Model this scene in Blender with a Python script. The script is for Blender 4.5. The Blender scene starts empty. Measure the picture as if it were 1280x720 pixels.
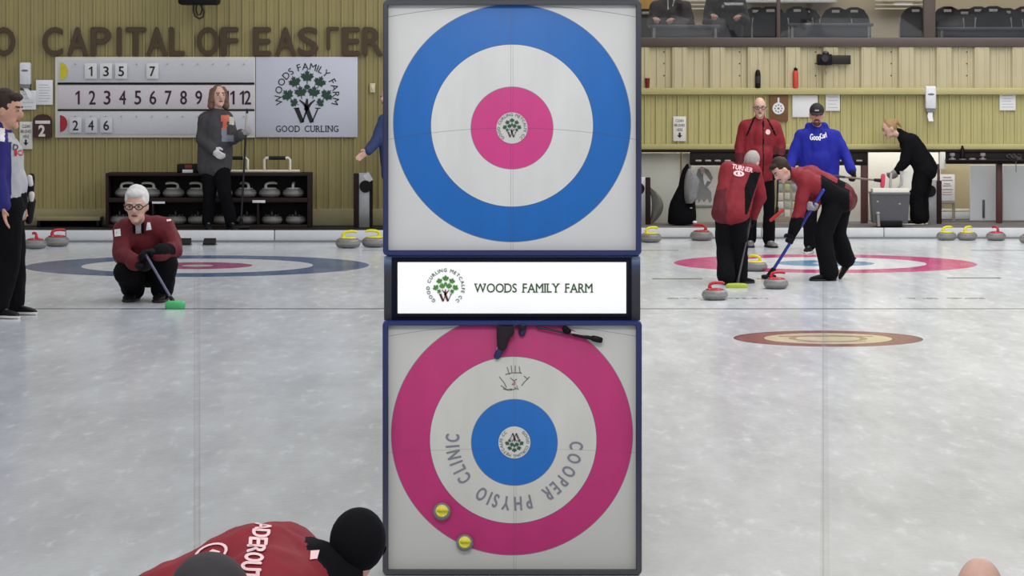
import bpy, bmesh, math, random
from mathutils import Vector as V, Matrix, noise as mnoise
from mathutils.bvhtree import BVHTree
random.seed(7)
sc = bpy.context.scene
COL = sc.collection
F, CX, HY, H = 4000.0, 640.0, 81.0, 1.95      # focal length in px, optical axis column, horizon row, lens height
ZL, ZR = 0.0, -0.25                           # ice level of the two sheets
PI = math.pi
WORK = bpy.data.scenes.new('work')                    # empty side scene where shapes are evaluated, removed at the end
def tmp_eval(ob):
    WORK.collection.objects.link(ob); vl = WORK.view_layers[0]; vl.update(); dg = vl.depsgraph; dg.update(); return dg

def W(px, py, D):
    return V(((px - CX) * D / F, D, H - (py - HY) * D / F))
def PX(p):
    return (CX + p.x * F / p.y, HY + (H - p.z) * F / p.y)
def GD(py, z=0.0):                            # distance of the ground seen in row py
    return F * (H - z) / (py - HY)

# ------------------------------------------------------------------ materials
def lin(c):
    def f(u):
        u /= 255.0
        return u / 12.92 if u <= 0.04045 else ((u + 0.055) / 1.055) ** 2.4
    return (f(c[0]), f(c[1]), f(c[2]), 1.0)

class NT:
    def __init__(s, name):
        s.m = bpy.data.materials.new(name); s.m.use_nodes = True
        s.t = s.m.node_tree
        s.b = s.t.nodes['Principled BSDF']
    def n(s, ty, **kw):
        nd = s.t.nodes.new(ty)
        for a, b in kw.items(): setattr(nd, a, b)
        return nd
    def put(s, sock, v):
        if hasattr(v, 'is_output'): s.t.links.new(v, sock)
        else: sock.default_value = v
    def math(s, op, a, b=0.0):
        nd = s.n('ShaderNodeMath', operation=op)
        s.put(nd.inputs[0], a); s.put(nd.inputs[1], b)
        return nd.outputs[0]
    def mix(s, f, a, b):
        nd = s.n('ShaderNodeMix', data_type='RGBA')
        s.put(nd.inputs['Factor'], f)
        s.put(nd.inputs[6], a); s.put(nd.inputs[7], b)
        return nd.outputs[2]
    def noise(s, vec, scale, detail=3.0, rough=0.5):
        nd = s.n('ShaderNodeTexNoise')
        s.put(nd.inputs['Vector'], vec); nd.inputs['Scale'].default_value = scale
        nd.inputs['Detail'].default_value = detail; nd.inputs['Roughness'].default_value = rough
        return nd.outputs['Fac']
    def scaled(s, vec, v3):
        nd = s.n('ShaderNodeVectorMath', operation='MULTIPLY')
        s.put(nd.inputs[0], vec); nd.inputs[1].default_value = v3
        return nd.outputs[0]
    def step(s, v, lo, hi):
        nd = s.n('ShaderNodeMapRange'); s.put(nd.inputs[0], v)
        nd.inputs[1].default_value = lo; nd.inputs[2].default_value = hi
        return nd.outputs[0]
    def bump(s, hgt, strength, dist=0.01):
        nd = s.n('ShaderNodeBump'); s.put(nd.inputs['Height'], hgt)
        nd.inputs['Strength'].default_value = strength; nd.inputs['Distance'].default_value = dist
        s.t.links.new(nd.outputs[0], s.b.inputs['Normal'])

MATS = {}
def mat(name, c, rough=0.6, metal=0.0, var=0.08, scale=30.0, spec=0.4, bump=0.0, emit=None):
    if name in MATS: return MATS[name]
    t = NT(name)
    tc = t.n('ShaderNodeTexCoord').outputs['Object']
    nz = t.noise(tc, scale, 4)
    a = lin([max(0, u * (1 - var)) for u in c]); b = lin([min(255, u * (1 + var)) for u in c])
    t.put(t.b.inputs['Base Color'], t.mix(nz, a, b))
    t.b.inputs['Roughness'].default_value = rough
    t.b.inputs['Metallic'].default_value = metal
    t.b.inputs['Specular IOR Level'].default_value = spec
    if bump: t.bump(t.noise(tc, scale * 2, 4), bump)
    if emit:
        t.b.inputs['Emission Color'].default_value = lin(c); t.b.inputs['Emission Strength'].default_value = emit
    MATS[name] = t.m
    return t.m

# ------------------------------------------------------------------ mesh builder
class MB:
    def __init__(s): s.v = []; s.f = []; s.mi = []; s.cur = 0
    def add(s, vs, fs):
        o = len(s.v); s.v += [V(p) for p in vs]
        s.f += [tuple(i + o for i in f) for f in fs]; s.mi += [s.cur] * len(fs)
    def box(s, c, d, rot=None):
        c = V(c); h = V(d) / 2
        vs = [V((sx * h.x, sy * h.y, sz * h.z)) for sx in (-1, 1) for sy in (-1, 1) for sz in (-1, 1)]
        if rot: vs = [rot @ p for p in vs]
        s.add([c + p for p in vs], [(0, 1, 3, 2), (4, 6, 7, 5), (0, 4, 5, 1), (2, 3, 7, 6), (0, 2, 6, 4), (1, 5, 7, 3)])
    def pbox(s, x0, y0, x1, y1, D, th, bev=0.0):      # rectangle read off the picture, front face at distance D, th thick
        a = W(x0, y0, D); b = W(x1, y1, D)
        c = (a + b) / 2; d = V((abs(b.x - a.x), th, abs(a.z - b.z)))
        s.bbox((c.x, D + th / 2, c.z), d, bev or min(d.x, d.z, th) * 0.12)
    def bbox(s, c, d, bev):                           # box with chamfered edges
        bm = bmesh.new(); bmesh.ops.create_cube(bm, size=1.0)
        for v in bm.verts: v.co = V((v.co.x * d[0], v.co.y * d[1], v.co.z * d[2])) + V(c)
        if bev > 1e-5: bmesh.ops.bevel(bm, geom=bm.edges[:], offset=bev, segments=2, affect='EDGES', profile=0.5)
        s.bm(bm)
    def bm(s, bm):
        bm.verts.index_update()
        s.add([v.co.copy() for v in bm.verts], [tuple(v.index for v in f.verts) for f in bm.faces]); bm.free()
    def frame(s, ax):
        ax = ax.normalized()
        u = ax.cross(V((0, 0, 1)) if abs(ax.z) < 0.9 else V((1, 0, 0))).normalized()
        return u, ax.cross(u).normalized()
    def rings(s, rs, seg, cap=True):                  # rs: list of rings of points
        o = len(s.v); n = seg
        for r in rs: s.v += r
        for i in range(len(rs) - 1):
            for j in range(n):
                a = o + i * n + j; b = o + i * n + (j + 1) % n
                s.f.append((a, b, b + n, a + n)); s.mi.append(s.cur)
        if cap:
            s.f.append(tuple(o + j for j in range(n))[::-1]); s.mi.append(s.cur)
            l = o + (len(rs) - 1) * n
            s.f.append(tuple(l + j for j in range(n))); s.mi.append(s.cur)
    def cyl(s, p, q, r1, r2=None, seg=16):
        p, q = V(p), V(q); r2 = r1 if r2 is None else r2
        u, w = s.frame(q - p)
        rs = [[c + (u * math.cos(2 * PI * j / seg) + w * math.sin(2 * PI * j / seg)) * r for j in range(seg)] for c, r in ((p, r1), (q, r2))]
        s.rings(rs, seg)
    def cap(s, p, q, r1, r2=None, seg=14):            # tapered capsule
        p, q = V(p), V(q); r2 = r1 if r2 is None else r2
        ax = (q - p)
        if ax.length < 1e-5: ax = V((0, 0, 1e-4))
        d = ax.normalized(); u, w = s.frame(ax); rs = []
        for c, r, a0, a1 in ((p, r1, -PI / 2, 0), (q, r2, 0, PI / 2)):
            for i in range(5):
                a = a0 + (a1 - a0) * i / 4
                rr = max(r * math.cos(a), r * 0.05); cc = c + d * r * math.sin(a)
                rs.append([cc + (u * math.cos(2 * PI * j / seg) + w * math.sin(2 * PI * j / seg)) * rr for j in range(seg)])
        s.rings(rs, seg)
    def tube(s, pts, r, seg=10):
        pts = [V(p) for p in pts]; rs = []
        u = None
        for i, p in enumerate(pts):
            d = (pts[min(i + 1, len(pts) - 1)] - pts[max(i - 1, 0)]).normalized()
            if u is None: u, w = s.frame(d)
            else:
                u = (u - d * u.dot(d)).normalized(); w = d.cross(u)
            rr = r[i] if isinstance(r, (list, tuple)) else r
            rs.append([p + (u * math.cos(2 * PI * j / seg) + w * math.sin(2 * PI * j / seg)) * rr for j in range(seg)])
        s.rings(rs, seg)
    def lathe(s, prof, c, seg=28, M=None):
        c = V(c); rs = []
        for r, z in prof:
            ring = [V((max(r, 1e-4) * math.cos(2 * PI * j / seg), max(r, 1e-4) * math.sin(2 * PI * j / seg), z)) for j in range(seg)]
            rs.append([c + (M @ p if M else p) for p in ring])
        s.rings(rs, seg)
    def ell(s, c, r, M=None, seg=18, n=12):           # ellipsoid, M columns = axes
        c = V(c); rs = []
        for i in range(n + 1):
            a = -PI / 2 + PI * i / n; cr = max(math.cos(a), 0.03)
            ring = [V((r[0] * cr * math.cos(2 * PI * j / seg), r[1] * cr * math.sin(2 * PI * j / seg), r[2] * math.sin(a))) for j in range(seg)]
            rs.append([c + (M @ p if M else p) for p in ring])
        s.rings(rs, seg)
    def prism(s, pts, y0, y1):                        # closed outline in x,z extruded along y
        bm = bmesh.new()
        vs = [bm.verts.new((p[0], y0, p[1])) for p in pts]
        f = bm.faces.new(vs); r = bmesh.ops.extrude_face_region(bm, geom=[f])
        for e in r['geom']:
            if isinstance(e, bmesh.types.BMVert): e.co.y = y1
        bmesh.ops.recalc_face_normals(bm, faces=bm.faces[:]); bmesh.ops.triangulate(bm, faces=[x for x in bm.faces if len(x.verts) > 4])
        s.bm(bm)
    def mesh(s, name, ms, smooth=True):
        me = bpy.data.meshes.new(name)
        me.from_pydata([tuple(p) for p in s.v], [], s.f); me.update()
        for m in (ms if isinstance(ms, (list, tuple)) else [ms]): me.materials.append(m)
        me.polygons.foreach_set('material_index', s.mi)
        bm = bmesh.new(); bm.from_mesh(me); bmesh.ops.recalc_face_normals(bm, faces=bm.faces[:]); bm.to_mesh(me); bm.free()
        if smooth: soft(me)
        return me
    def build(s, name, ms, parent=None, smooth=True):
        return link(name, s.mesh(name, ms, smooth), parent)

def soft(me, ang=38):
    me.polygons.foreach_set('use_smooth', [True] * len(me.polygons))
    try: me.set_sharp_from_angle(angle=math.radians(ang))
    except Exception: pass

def origin_of(o):
    p = o.location.copy(); q = o.parent
    while q: p += q.location; q = q.parent
    return p
def link(name, me, parent=None):                      # me in world coordinates
    o = bpy.data.objects.new(name, me); COL.objects.link(o)
    if parent:
        o.parent = parent
        base = V((0, 0, 0)); q = parent
        while q: base += q.location; q = q.parent
        me.transform(Matrix.Translation(-base))
    elif me.vertices:
        xs = [v.co.x for v in me.vertices]; ys = [v.co.y for v in me.vertices]; zs = [v.co.z for v in me.vertices]
        b = V(((min(xs) + max(xs)) / 2, (min(ys) + max(ys)) / 2, min(zs)))
        me.transform(Matrix.Translation(-b)); o.location = b
    return o
def tag(o, label, cat, group=None):
    o['label'] = label; o['category'] = cat
    if group: o['group'] = group
    return o
def structure(o):
    o['kind'] = 'structure'; return o
def root(name, loc, label, cat, group=None):
    o = bpy.data.objects.new(name, None); COL.objects.link(o); o.location = loc; o.empty_display_size = 0.1
    return tag(o, label, cat, group)
def dup(r, loc, rz=0.0, label=None, group=None, sc_=1.0):
    c = r.copy(); COL.objects.link(c); c.location = loc; c.rotation_euler = (0, 0, rz); c.scale = (sc_,) * 3
    if label: c['label'] = label
    if group: c['group'] = group
    for ch in list(r.children):
        d = ch.copy(); COL.objects.link(d); d.parent = c
        for g in list(ch.children):
            e = g.copy(); COL.objects.link(e); e.parent = d
    return c

# ------------------------------------------------------------------ text as 2-D triangles (x right, y up, centred, cap height 1)
_tc = {}
ONE = ([(.02, -.5), (.18, -.5), (.18, .5), (.06, .5), (-.18, .30), (-.18, .17), (.02, .29)], [(0, 1, 2, 6), (2, 3, 6), (3, 4, 5, 6)], .36)
def text2d(txt, bold=0.0):
    if txt == '1': return ONE
    key = (txt, bold)
    if key in _tc: return _tc[key]
    cu = bpy.data.curves.new('tmp_text', 'FONT'); cu.body = txt; cu.size = 1.0; cu.offset = bold; cu.resolution_u = 4
    ob = bpy.data.objects.new('tmp_text', cu); dg = tmp_eval(ob)
    me = bpy.data.meshes.new_from_object(ob.evaluated_get(dg))
    vs = [(v.co.x, v.co.y) for v in me.vertices]; fs = [tuple(p.vertices) for p in me.polygons]
    bpy.data.objects.remove(ob); bpy.data.curves.remove(cu); bpy.data.meshes.remove(me)
    x0 = min(v[0] for v in vs); x1 = max(v[0] for v in vs); y0 = min(v[1] for v in vs); y1 = max(v[1] for v in vs)
    h = y1 - y0 if len(txt) < 60 else 1
    vs = [((x - (x0 + x1) / 2) / h, (y - (y0 + y1) / 2) / h) for x, y in vs]
    _tc[key] = (vs, fs, (x1 - x0) / h)
    return _tc[key]

def put_text(mb, txt, px, py, hpx, D, wpx=None, rot=0.0, bold=0.0, th=0.004, step=None):
    """raised lettering on a plane facing the camera, px/py centre, hpx cap height in picture rows"""
    if bold and (bold < .04) and txt != '1':          # heavier strokes: the same letter laid down again a hair aside
        for k, (dx, dy) in enumerate(((1, 0), (-1, 0), (0, 1), (0, -1))): put_text(mb, txt, px + dx * bold * hpx, py + dy * bold * hpx, hpx, D, wpx, rot, 0.0, th * (1 - .08 * k))
        return
    vs, fs, w = text2d(txt, bold)
    m = D / F; c = W(px, py, D); sx = (wpx / w if wpx else hpx) * m; sy = hpx * m
    P = []
    for x, y in vs:
        X, Y = x * sx, y * sy
        P.append((c.x + X * math.cos(rot) - Y * math.sin(rot), c.z + X * math.sin(rot) + Y * math.cos(rot)))
    n = len(P)
    edge = {}
    for f in fs:
        for i in range(len(f)):
            a, b = f[i], f[(i + 1) % len(f)]
            edge[(a, b)] = edge.get((a, b), 0) + 1
    faces = [tuple(f) for f in fs] + [tuple(i + n for i in f)[::-1] for f in fs]
    for (a, b) in edge:
        if (b, a) not in edge: faces.append((a, b, b + n, a + n))
    mb.add([(x, D - th, z) for x, z in P] + [(x, D, z) for x, z in P], faces)

def arc_text(mb, txt, px, py, r, hpx, D, a0, a1, bold=0.0, th=0.004, wfac=1.0, flip=0.0):
    """letters along an arc, clockwise from angle a0 to a1 (degrees, 90 = up), tops outward; flip turns the emblem"""
    ws = [(text2d(c, 0)[2] * wfac if c != ' ' else .42) + .16 for c in txt]
    tot = sum(ws); u = 0.0
    for ch, wd in zip(txt, ws):
        a = math.radians(a0 + (a1 - a0) * (u + wd / 2) / tot) + flip; u += wd
        if ch != ' ': put_text(mb, ch, px + r * math.cos(a), py - r * math.sin(a), hpx, D, wpx=(wd - .16) * hpx, rot=a - PI / 2, bold=bold, th=th)

LEAF = [(0, 1.0), (.14, .72), (.32, .80), (.25, .40), (.48, .62), (.56, .48), (.86, .55), (.76, .30), (.94, .20), (.50, -.12), (.57, -.30), (.07, -.24), (.05, -.62)]
LEAF = LEAF + [(-x, y) for x, y in reversed(LEAF[1:])]
def tree_logo(px, py, R, D, th=0.004, flip=0.0):
    """maple-leaf tree over a letter W; returns builders (leaves, trunk)"""
    lv, tk = MB(), MB(); m = D / F
    def tr(x, y):
        X = x * math.cos(flip) - y * math.sin(flip); Y = x * math.sin(flip) + y * math.cos(flip)
        c = W(px + X * R, py - Y * R, D); return (c.x, c.z)
    for x, y, s_, a in ((0, .60, .25, 0), (-.41, .42, .235, .35), (.42, .42, .235, -.35), (-.64, -.02, .24, .7), (-.215, .08, .24, .15), (.22, .08, .24, -.15),
                        (.64, -.02, .24, -.7), (-.42, -.26, .17, 1.1), (.42, -.26, .17, -1.1), (0, .30, .12, 3.14)):
        pts = []
        for u, v in LEAF:
            X, Y = u * s_, (v - .1) * s_ * 1.22
            pts.append(tr(x + X * math.cos(a) - Y * math.sin(a), y + X * math.sin(a) + Y * math.cos(a)))
        lv.prism(pts, D - th, D)
    def stroke(pl, w0, w1):
        L, Rr = [], []
        for i, (x, y) in enumerate(pl):
            a = pl[max(0, i - 1)]; b = pl[min(len(pl) - 1, i + 1)]
            dx, dy = b[0] - a[0], b[1] - a[1]; l = math.hypot(dx, dy) or 1
            w = w0 + (w1 - w0) * i / (len(pl) - 1)
            L.append(tr(x - dy / l * w, y + dx / l * w)); Rr.append(tr(x + dy / l * w, y - dx / l * w))
        tk.prism(L + Rr[::-1], D - th, D)
    stroke([(-.36, -.44), (-.16, -.92)], .075, .07)      # W: thick downstrokes, thin upstrokes
    stroke([(-.16, -.92), (.0, -.46)], .025, .03)
    stroke([(-.02, -.44), (.16, -.92)], .075, .07)
    stroke([(.16, -.92), (.36, -.46)], .022, .022)
    for x in (-.36, .36): stroke([(x - .09, -.44), (x + .09, -.44)], .018, .018)
    stroke([(-.03, -.5), (-.02, -.3), (0, -.12)], .08, .03)
    stroke([(0, -.45), (-.12, -.28), (-.26, -.16)], .055, .02)
    stroke([(0, -.45), (.12, -.28), (.26, -.16)], .055, .02)
    return lv, tk

# ------------------------------------------------------------------ voxel skin
def remesh(mb, voxel, smooth=3, wrinkle=0.0, wscale=9.0):
    me = mb.mesh('tmp', [], False); ob = bpy.data.objects.new('tmp', me)
    m = ob.modifiers.new('r', 'REMESH'); m.mode = 'VOXEL'; m.voxel_size = voxel
    if smooth:
        q = ob.modifiers.new('s', 'SMOOTH'); q.factor = 0.5; q.iterations = smooth
    dg = tmp_eval(ob)
    out = bpy.data.meshes.new_from_object(ob.evaluated_get(dg))
    bpy.data.objects.remove(ob); bpy.data.meshes.remove(me)
    if wrinkle:
        nn = [v.normal.copy() for v in out.vertices]; cc = [v.co.copy() for v in out.vertices]; fl = []
        for c, n_ in zip(cc, nn):
            p = c * wscale
            w = mnoise.noise(V((p.x, p.y, p.z * 0.55))) + 0.5 * mnoise.noise(V((p.x * 2.3, p.y * 2.3, p.z * 1.4 + 7)))
            fl += (c + n_ * w * wrinkle)[:]
        out.vertices.foreach_set('co', fl); out.update()
    out.polygons.foreach_set('use_smooth', [True] * len(out.polygons))
    return out
def lerp(a, b, t): return a + (b - a) * t

def basis(f, u):
    f = V(f).normalized(); u = V(u); u = (u - f * u.dot(f)).normalized(); r = f.cross(u)
    return f, u, r, Matrix((r, f, u)).transposed()      # columns: right, forward, up

def hand_bits(mb, wr, tip, n, k, curl, inf=0.0, thumb=1):
    """palm, four unequal bent fingers and a thumb, from the wrist towards tip, curling towards n"""
    d = (tip - wr).normalized(); n = V(n); n = (n - d * n.dot(d)).normalized(); s = d.cross(n)
    pc = wr + d * 0.05 * k
    M = Matrix((s, d, n)).transposed()
    mb.ell(pc, ((0.042 + inf) * k, (0.056 + inf) * k, (0.017 + inf) * k), M)
    for i, ln in enumerate((0.070, 0.080, 0.074, 0.058)):
        b = pc + d * 0.038 * k + s * (i - 1.5) * 0.020 * k * thumb
        d1 = d * math.cos(curl) + n * math.sin(curl); d2 = d * math.cos(curl * 2.1) + n * math.sin(curl * 2.1)
        m = b + d1 * ln * 0.52 * k
        mb.cap(b, m, (0.0105 + inf) * k, (0.0095 + inf) * k, 10); mb.cap(m, m + d2 * ln * 0.5 * k, (0.0095 + inf) * k, (0.008 + inf) * k, 10)
    b = pc - d * 0.02 * k - s * 0.034 * k * thumb
    m = b + (d * 0.6 - s * 0.7 * thumb + n * 0.45).normalized() * 0.04 * k
    mb.cap(b, m, (0.014 + inf) * k, (0.011 + inf) * k, 10); mb.cap(m, m + (d * 0.8 + n * 0.6).normalized() * 0.032 * k, (0.011 + inf) * k, (0.009 + inf) * k, 10)

def shoe(parent, an, dirv, k, mats, floor=None, up=V((0, 0, 1))):
    d, u, r, M = basis(dirv, up)
    heel = an - u * 0.085 * k if floor is None else V((an.x, an.y, floor + 0.001))
    secs = [(-.075, .024, .075), (-.06, .034, .095), (-.02, .038, .10), (.04, .036, .088), (.10, .043, .064), (.15, .045, .052), (.185, .036, .040), (.205, .014, .026)]
    up_, so = MB(), MB()
    def ring(t, w, h0, h1):
        o = []
        for j in range(16):
            a = 2 * PI * j / 16; x = math.copysign(abs(math.cos(a)) ** 0.7, math.cos(a)); z = math.copysign(abs(math.sin(a)) ** 0.6, math.sin(a))
            o.append(heel + d * t * k + r * x * w * k + u * ((h0 + h1) / 2 + z * (h1 - h0) / 2) * k)
        return o
    up_.rings([ring(t, w, 0.018, h) for t, w, h in secs], 16)
    so.rings([ring(t, w * 1.12 + 0.002, 0.0, 0.024) for t, w, h in secs], 16)
    s_ = up_.build('shoe', mats[0], parent); so.build('sole', mats[1], s_)
    lc = MB()
    for q in (0.045, 0.07, 0.095):
        lc.tube([heel + d * q * k + r * x * k + u * (0.105 - q * 0.42 - abs(x) * 0.35) * k for x in (-.028, 0, .028)], 0.005 * k, 6)
    lc.build('laces', mats[2] if len(mats) > 2 else mats[1], s_)

def person(label, D, floor, k, J, face, up=(0, 0, 1), skin=None, jacket=None, trousers=None, shoes=None, hair=None, hd=None, group=None,
           feet=None, hands=None, glasses=False, cap=None, beard=None, lean=None, belly=0.0, name='person', headk=None, voxel=0.011, legk=1.0, inf=0.024, hem=0.05):
    P = {a: W(b[0], b[1], D + b[2]) for a, b in J.items()}
    for s_ in 'LR':                                     # ankles on the floor
        if 'an' + s_ not in P:
            px, dy = feet[s_][0], feet[s_][1]; d = D + dy
            P['an' + s_] = V(((px - CX) * d / F, d, floor + 0.09 * k))
    headk = headk or k
    R = root(name, (P['pel'].x, P['pel'].y, floor), label, 'person', group)
    def torso(mb, g, low=0.0):
        dn = (P['pel'] - P['chest']).normalized() * low
        for s_ in 'LR':
            sh = P['sh' + s_] - V((0, 0, .012 * k)); nb = lerp(P['neck'], P['chest'], .28)
            mb.cap(nb, sh, (.066 + g * .8) * k, (.050 + g) * k); mb.cap(lerp(P['neck'], P['chest'], .02), sh, (.046 + g * .6) * k, (.036 + g * .8) * k)
        mb.cap(P['chest'], P['pel'] + dn, (.118 + g) * k, (.112 + g) * k)
        for s_ in 'LR':
            mb.cap(P['chest'], lerp(P['sh' + s_], P['chest'], .15), (.105 + g) * k, (.072 + g) * k)
            mb.cap(lerp(P['sh' + s_], P['chest'], .30), P['hip' + s_] + dn, (.088 + g) * k, (.098 + g) * k)
        mb.cap(P['hipL'] + dn, P['hipR'] + dn, (.10 + g) * k)
        mb.cap(P['neck'], P['chest'], (.058 + g * .5) * k, (.10 + g) * k)
        if belly and g > 0:
            fw = V(face); fw.z = 0; fw.normalize()
            mb.ell(lerp(P['chest'], P['pel'], .62) + fw * belly * .75, (.15 * k, .13 * k + belly * .3, .17 * k), basis(fw, (0, 0, 1))[3])
    def arms(mb, g, end=1.0):
        for s_ in 'LR':
            mb.cap(P['sh' + s_], P['el' + s_], (.054 + g) * k, (.044 + g) * k)
            mb.cap(P['el' + s_], lerp(P['el' + s_], P['wr' + s_], end), (.043 + g) * k, (.030 + g) * k)
    def legs(mb, g, g2):
        for s_ in 'LR':
            mb.cap(P['hip' + s_], P['kn' + s_], (.088 + g) * k * legk, (.060 + g) * k * legk)
            mb.cap(P['kn' + s_], P['an' + s_] + V((0, 0, .004)), (.058 + g) * k * legk, (.042 + g2) * k * legk)
        mb.cap(P['hipL'], P['hipR'], (.10 + g) * k)
        mb.cap(P['pel'], lerp(P['pel'], P['chest'], .25), (.11 + g) * k)
    f, u, r, M = basis(face, up); hc = P['head']; q = headk
    # body: one continuous surface
    b = MB(); torso(b, -.014); arms(b, -.008); legs(b, -.012, -.014)
    b.cap(P['neck'], hc - u * .06 * q, .052 * q, .05 * q)
    b.ell(hc + u * .012 * q, (.074 * q, .094 * q, .108 * q), M)
    b.ell(hc + f * .024 * q - u * .062 * q, (.054 * q, .062 * q, .054 * q), M)
    b.ell(hc + f * .070 * q - u * .094 * q, (.026 * q, .020 * q, .020 * q), M)
    b.ell(hc + f * .098 * q - u * .016 * q, (.014 * q, .020 * q, .026 * q), M)
    for s_ in (-1, 1): b.ell(hc + r * .075 * q * s_ - u * .008 * q - f * .004 * q, (.011 * q, .020 * q, .032 * q), M)
    for s_ in 'LR':
        h = hands[s_]; tip = W(h[0], h[1], D + h[2])
        hand_bits(b, P['wr' + s_], tip, h[3], k, h[4], 0.0, 1 if s_ == 'L' else -1)
        hb = P['an' + s_]; fd = V(feet[s_][2]).normalized()
        b.cap(hb - V((0, 0, .05 * k)), hb - V((0, 0, .055 * k)) + fd * .11 * k, .024 * k, .018 * k)
    me = remesh(b, min(voxel, .009) * max(k, .9), 2); me.materials.append(skin); body = link('body', me, R)
    # hands in gloves
    for s_ in 'LR':
        h = hands[s_]
        if len(h) > 5 and h[5]:
            g = MB(); tip = W(h[0], h[1], D + h[2])
            hand_bits(g, P['wr' + s_], tip, h[3], k, h[4], .005, 1 if s_ == 'L' else -1)
            g.cap(P['wr' + s_] - (tip - P['wr' + s_]).normalized() * .03 * k, P['wr' + s_] + (tip - P['wr' + s_]).normalized() * .03 * k, .040 * k, .036 * k)
            me = remesh(g, .006, 1); me.materials.append(h[5]); link('glove', me, R)
    def garment(nm, mb, spec, wr):
        me = remesh(mb, voxel * max(k, .9), 4, wr * k)
        ms = spec['mats']
        for m in ms: me.materials.append(m)
        if spec.get('paint'):
            for p in me.polygons: p.material_index = spec['paint'](*PX(p.center), p.center, P)
        bvh = BVHTree.FromPolygons([v.co.copy() for v in me.vertices], [tuple(p.vertices) for p in me.polygons])
        o = link(nm, me, R); return o, bvh
    res = {'root': R, 'P': P, 'body': body}
    if trousers:
        t = MB(); legs(t, .012 + trousers.get('g', 0), .028 + trousers.get('g2', 0)); res['trousers'], res['tb'] = garment('trousers', t, trousers, .011)
    if jacket:
        t = MB(); torso(t, inf, hem * k); arms(t, inf * .9, .96)
        cd = (P['neck'] - P['chest']).normalized()
        t.cap(P['neck'] - cd * .02, P['neck'] + cd * .035 * k, .068 * k, .064 * k)
        if jacket.get('hood'):
            bk = -V((f.x, f.y, 0)).normalized()
            for a in range(9):
                an = PI * (a / 8) ; sd = r * math.cos(an); t.cap(P['neck'] + sd * .095 * k + bk * (.09 * math.sin(an)) * k + u * .0 * k, P['neck'] + sd * .09 * k + bk * (.085 * math.sin(an)) * k + V((0, 0, .02)), .04 * k)
        res['jacket'], res['jb'] = garment(jacket.get('name', 'jacket'), t, jacket, .013)
    if shoes:
        for s_ in 'LR':
            ft = feet[s_]
            if len(ft) > 3: shoe(R, P['an' + s_], V(ft[2]), k, shoes, None, V(ft[3]))
            else: shoe(R, P['an' + s_], V(ft[2]), k, shoes, floor)
    # face
    for s_ in (-1, 1):
        e = MB(); ec = hc + f * .0865 * q + r * .032 * q * s_ + u * .010 * q
        e.ell(ec, (.012 * q, .008 * q, .006 * q), M, 10, 6); e.cur = 1; e.ell(ec + f * .006 * q, (.0065 * q, .004 * q, .0065 * q), M, 8, 6)
        e.build('eye', [MATS['eye_white'], MATS['eye_dark']], R)
        e = MB(); e.cap(hc + f * .092 * q + r * .018 * q * s_ + u * .032 * q, hc + f * .080 * q + r * .048 * q * s_ + u * .034 * q, .006 * q, .004 * q, 8)
        e.build('eyebrow', (hair or {}).get('mat', MATS['hair_grey']), R)
    e = MB(); e.ell(hc + f * .086 * q - u * .056 * q, (.024 * q, .008 * q, .007 * q), M, 12, 8); e.build('mouth', MATS['lips'], R)
    if hair:
        hb = MB(); st = hair['style']
        if st != 'bald':
            hb.ell(hc - f * .016 * q + u * .026 * q, (.080 * q, .094 * q, .104 * q), M)
        else:
            hb.ell(hc - f * .028 * q - u * .012 * q, (.079 * q, .078 * q, .062 * q), M)
        if cap: hb = MB(); hb.ell(hc - f * .022 * q - u * .004 * q, (.077 * q, .088 * q, .078 * q), M)
        elif st == 'full':
            hb.ell(hc + f * .05 * q + u * .092 * q, (.062 * q, .045 * q, .030 * q), M); hb.ell(hc - f * .03 * q + u * .05 * q, (.085 * q, .09 * q, .095 * q), M)
        if st == 'long':
            for s_ in (-1, 1):
                hb.cap(hc + r * .062 * q * s_ + u * .06 * q, hc + r * .082 * q * s_ - u * .095 * q - f * .01 * q, .036 * q, .040 * q)
                hb.cap(hc + r * .05 * q * s_ + u * .085 * q + f * .035 * q, hc + r * .080 * q * s_ - u * .05 * q + f * .02 * q, .024 * q, .022 * q)
            hb.cap(hc - f * .055 * q, hc - f * .06 * q - u * .10 * q, .07 * q, .055 * q)
        if st == 'bun':
            hb.ell(hc - f * .115 * q + u * .045 * q, (.036 * q, .036 * q, .040 * q), M); hb.cap(hc - f * .13 * q + u * .03 * q, hc - f * .15 * q - u * .05 * q, .024 * q, .012 * q)
        me = remesh(hb, .008 * q, 2, .004 * q, 40); me.materials.append(hair['mat']); link('hair', me, R)
    if beard:
        hb = MB(); hb.ell(hc + f * .05 * q - u * .092 * q, (.046 * q, .042 * q, .032 * q), M)
        for s_ in (-1, 1): hb.cap(hc + f * .092 * q + r * .002 * s_ - u * .040 * q, hc + f * .082 * q + r * .032 * s_ * q - u * .060 * q, .009 * q, .008 * q, 8)
        me = remesh(hb, .007 * q, 1, .003, 60); me.materials.append(beard); link('beard', me, R)
    if glasses:
        g = MB()
        for s_ in (-1, 1):
            c = hc + f * .104 * q + r * .034 * q * s_ + u * .008 * q
            g.tube([c + r * .027 * q * math.cos(a) + u * .018 * q * math.sin(a) for a in [2 * PI * i / 14 for i in range(15)]], .0032 * q, 6)
            g.tube([c + r * .027 * q * s_, hc + f * .05 * q + r * .080 * q * s_ + u * .012 * q, hc + r * .082 * q * s_ + u * .012 * q], .004 * q, 6)
        g.tube([hc + f * .106 * q - r * .008 * q + u * .010 * q, hc + f * .106 * q + r * .008 * q + u * .010 * q], .004 * q, 6)
        g.build('glasses', MATS['black_plastic'], R)
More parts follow.
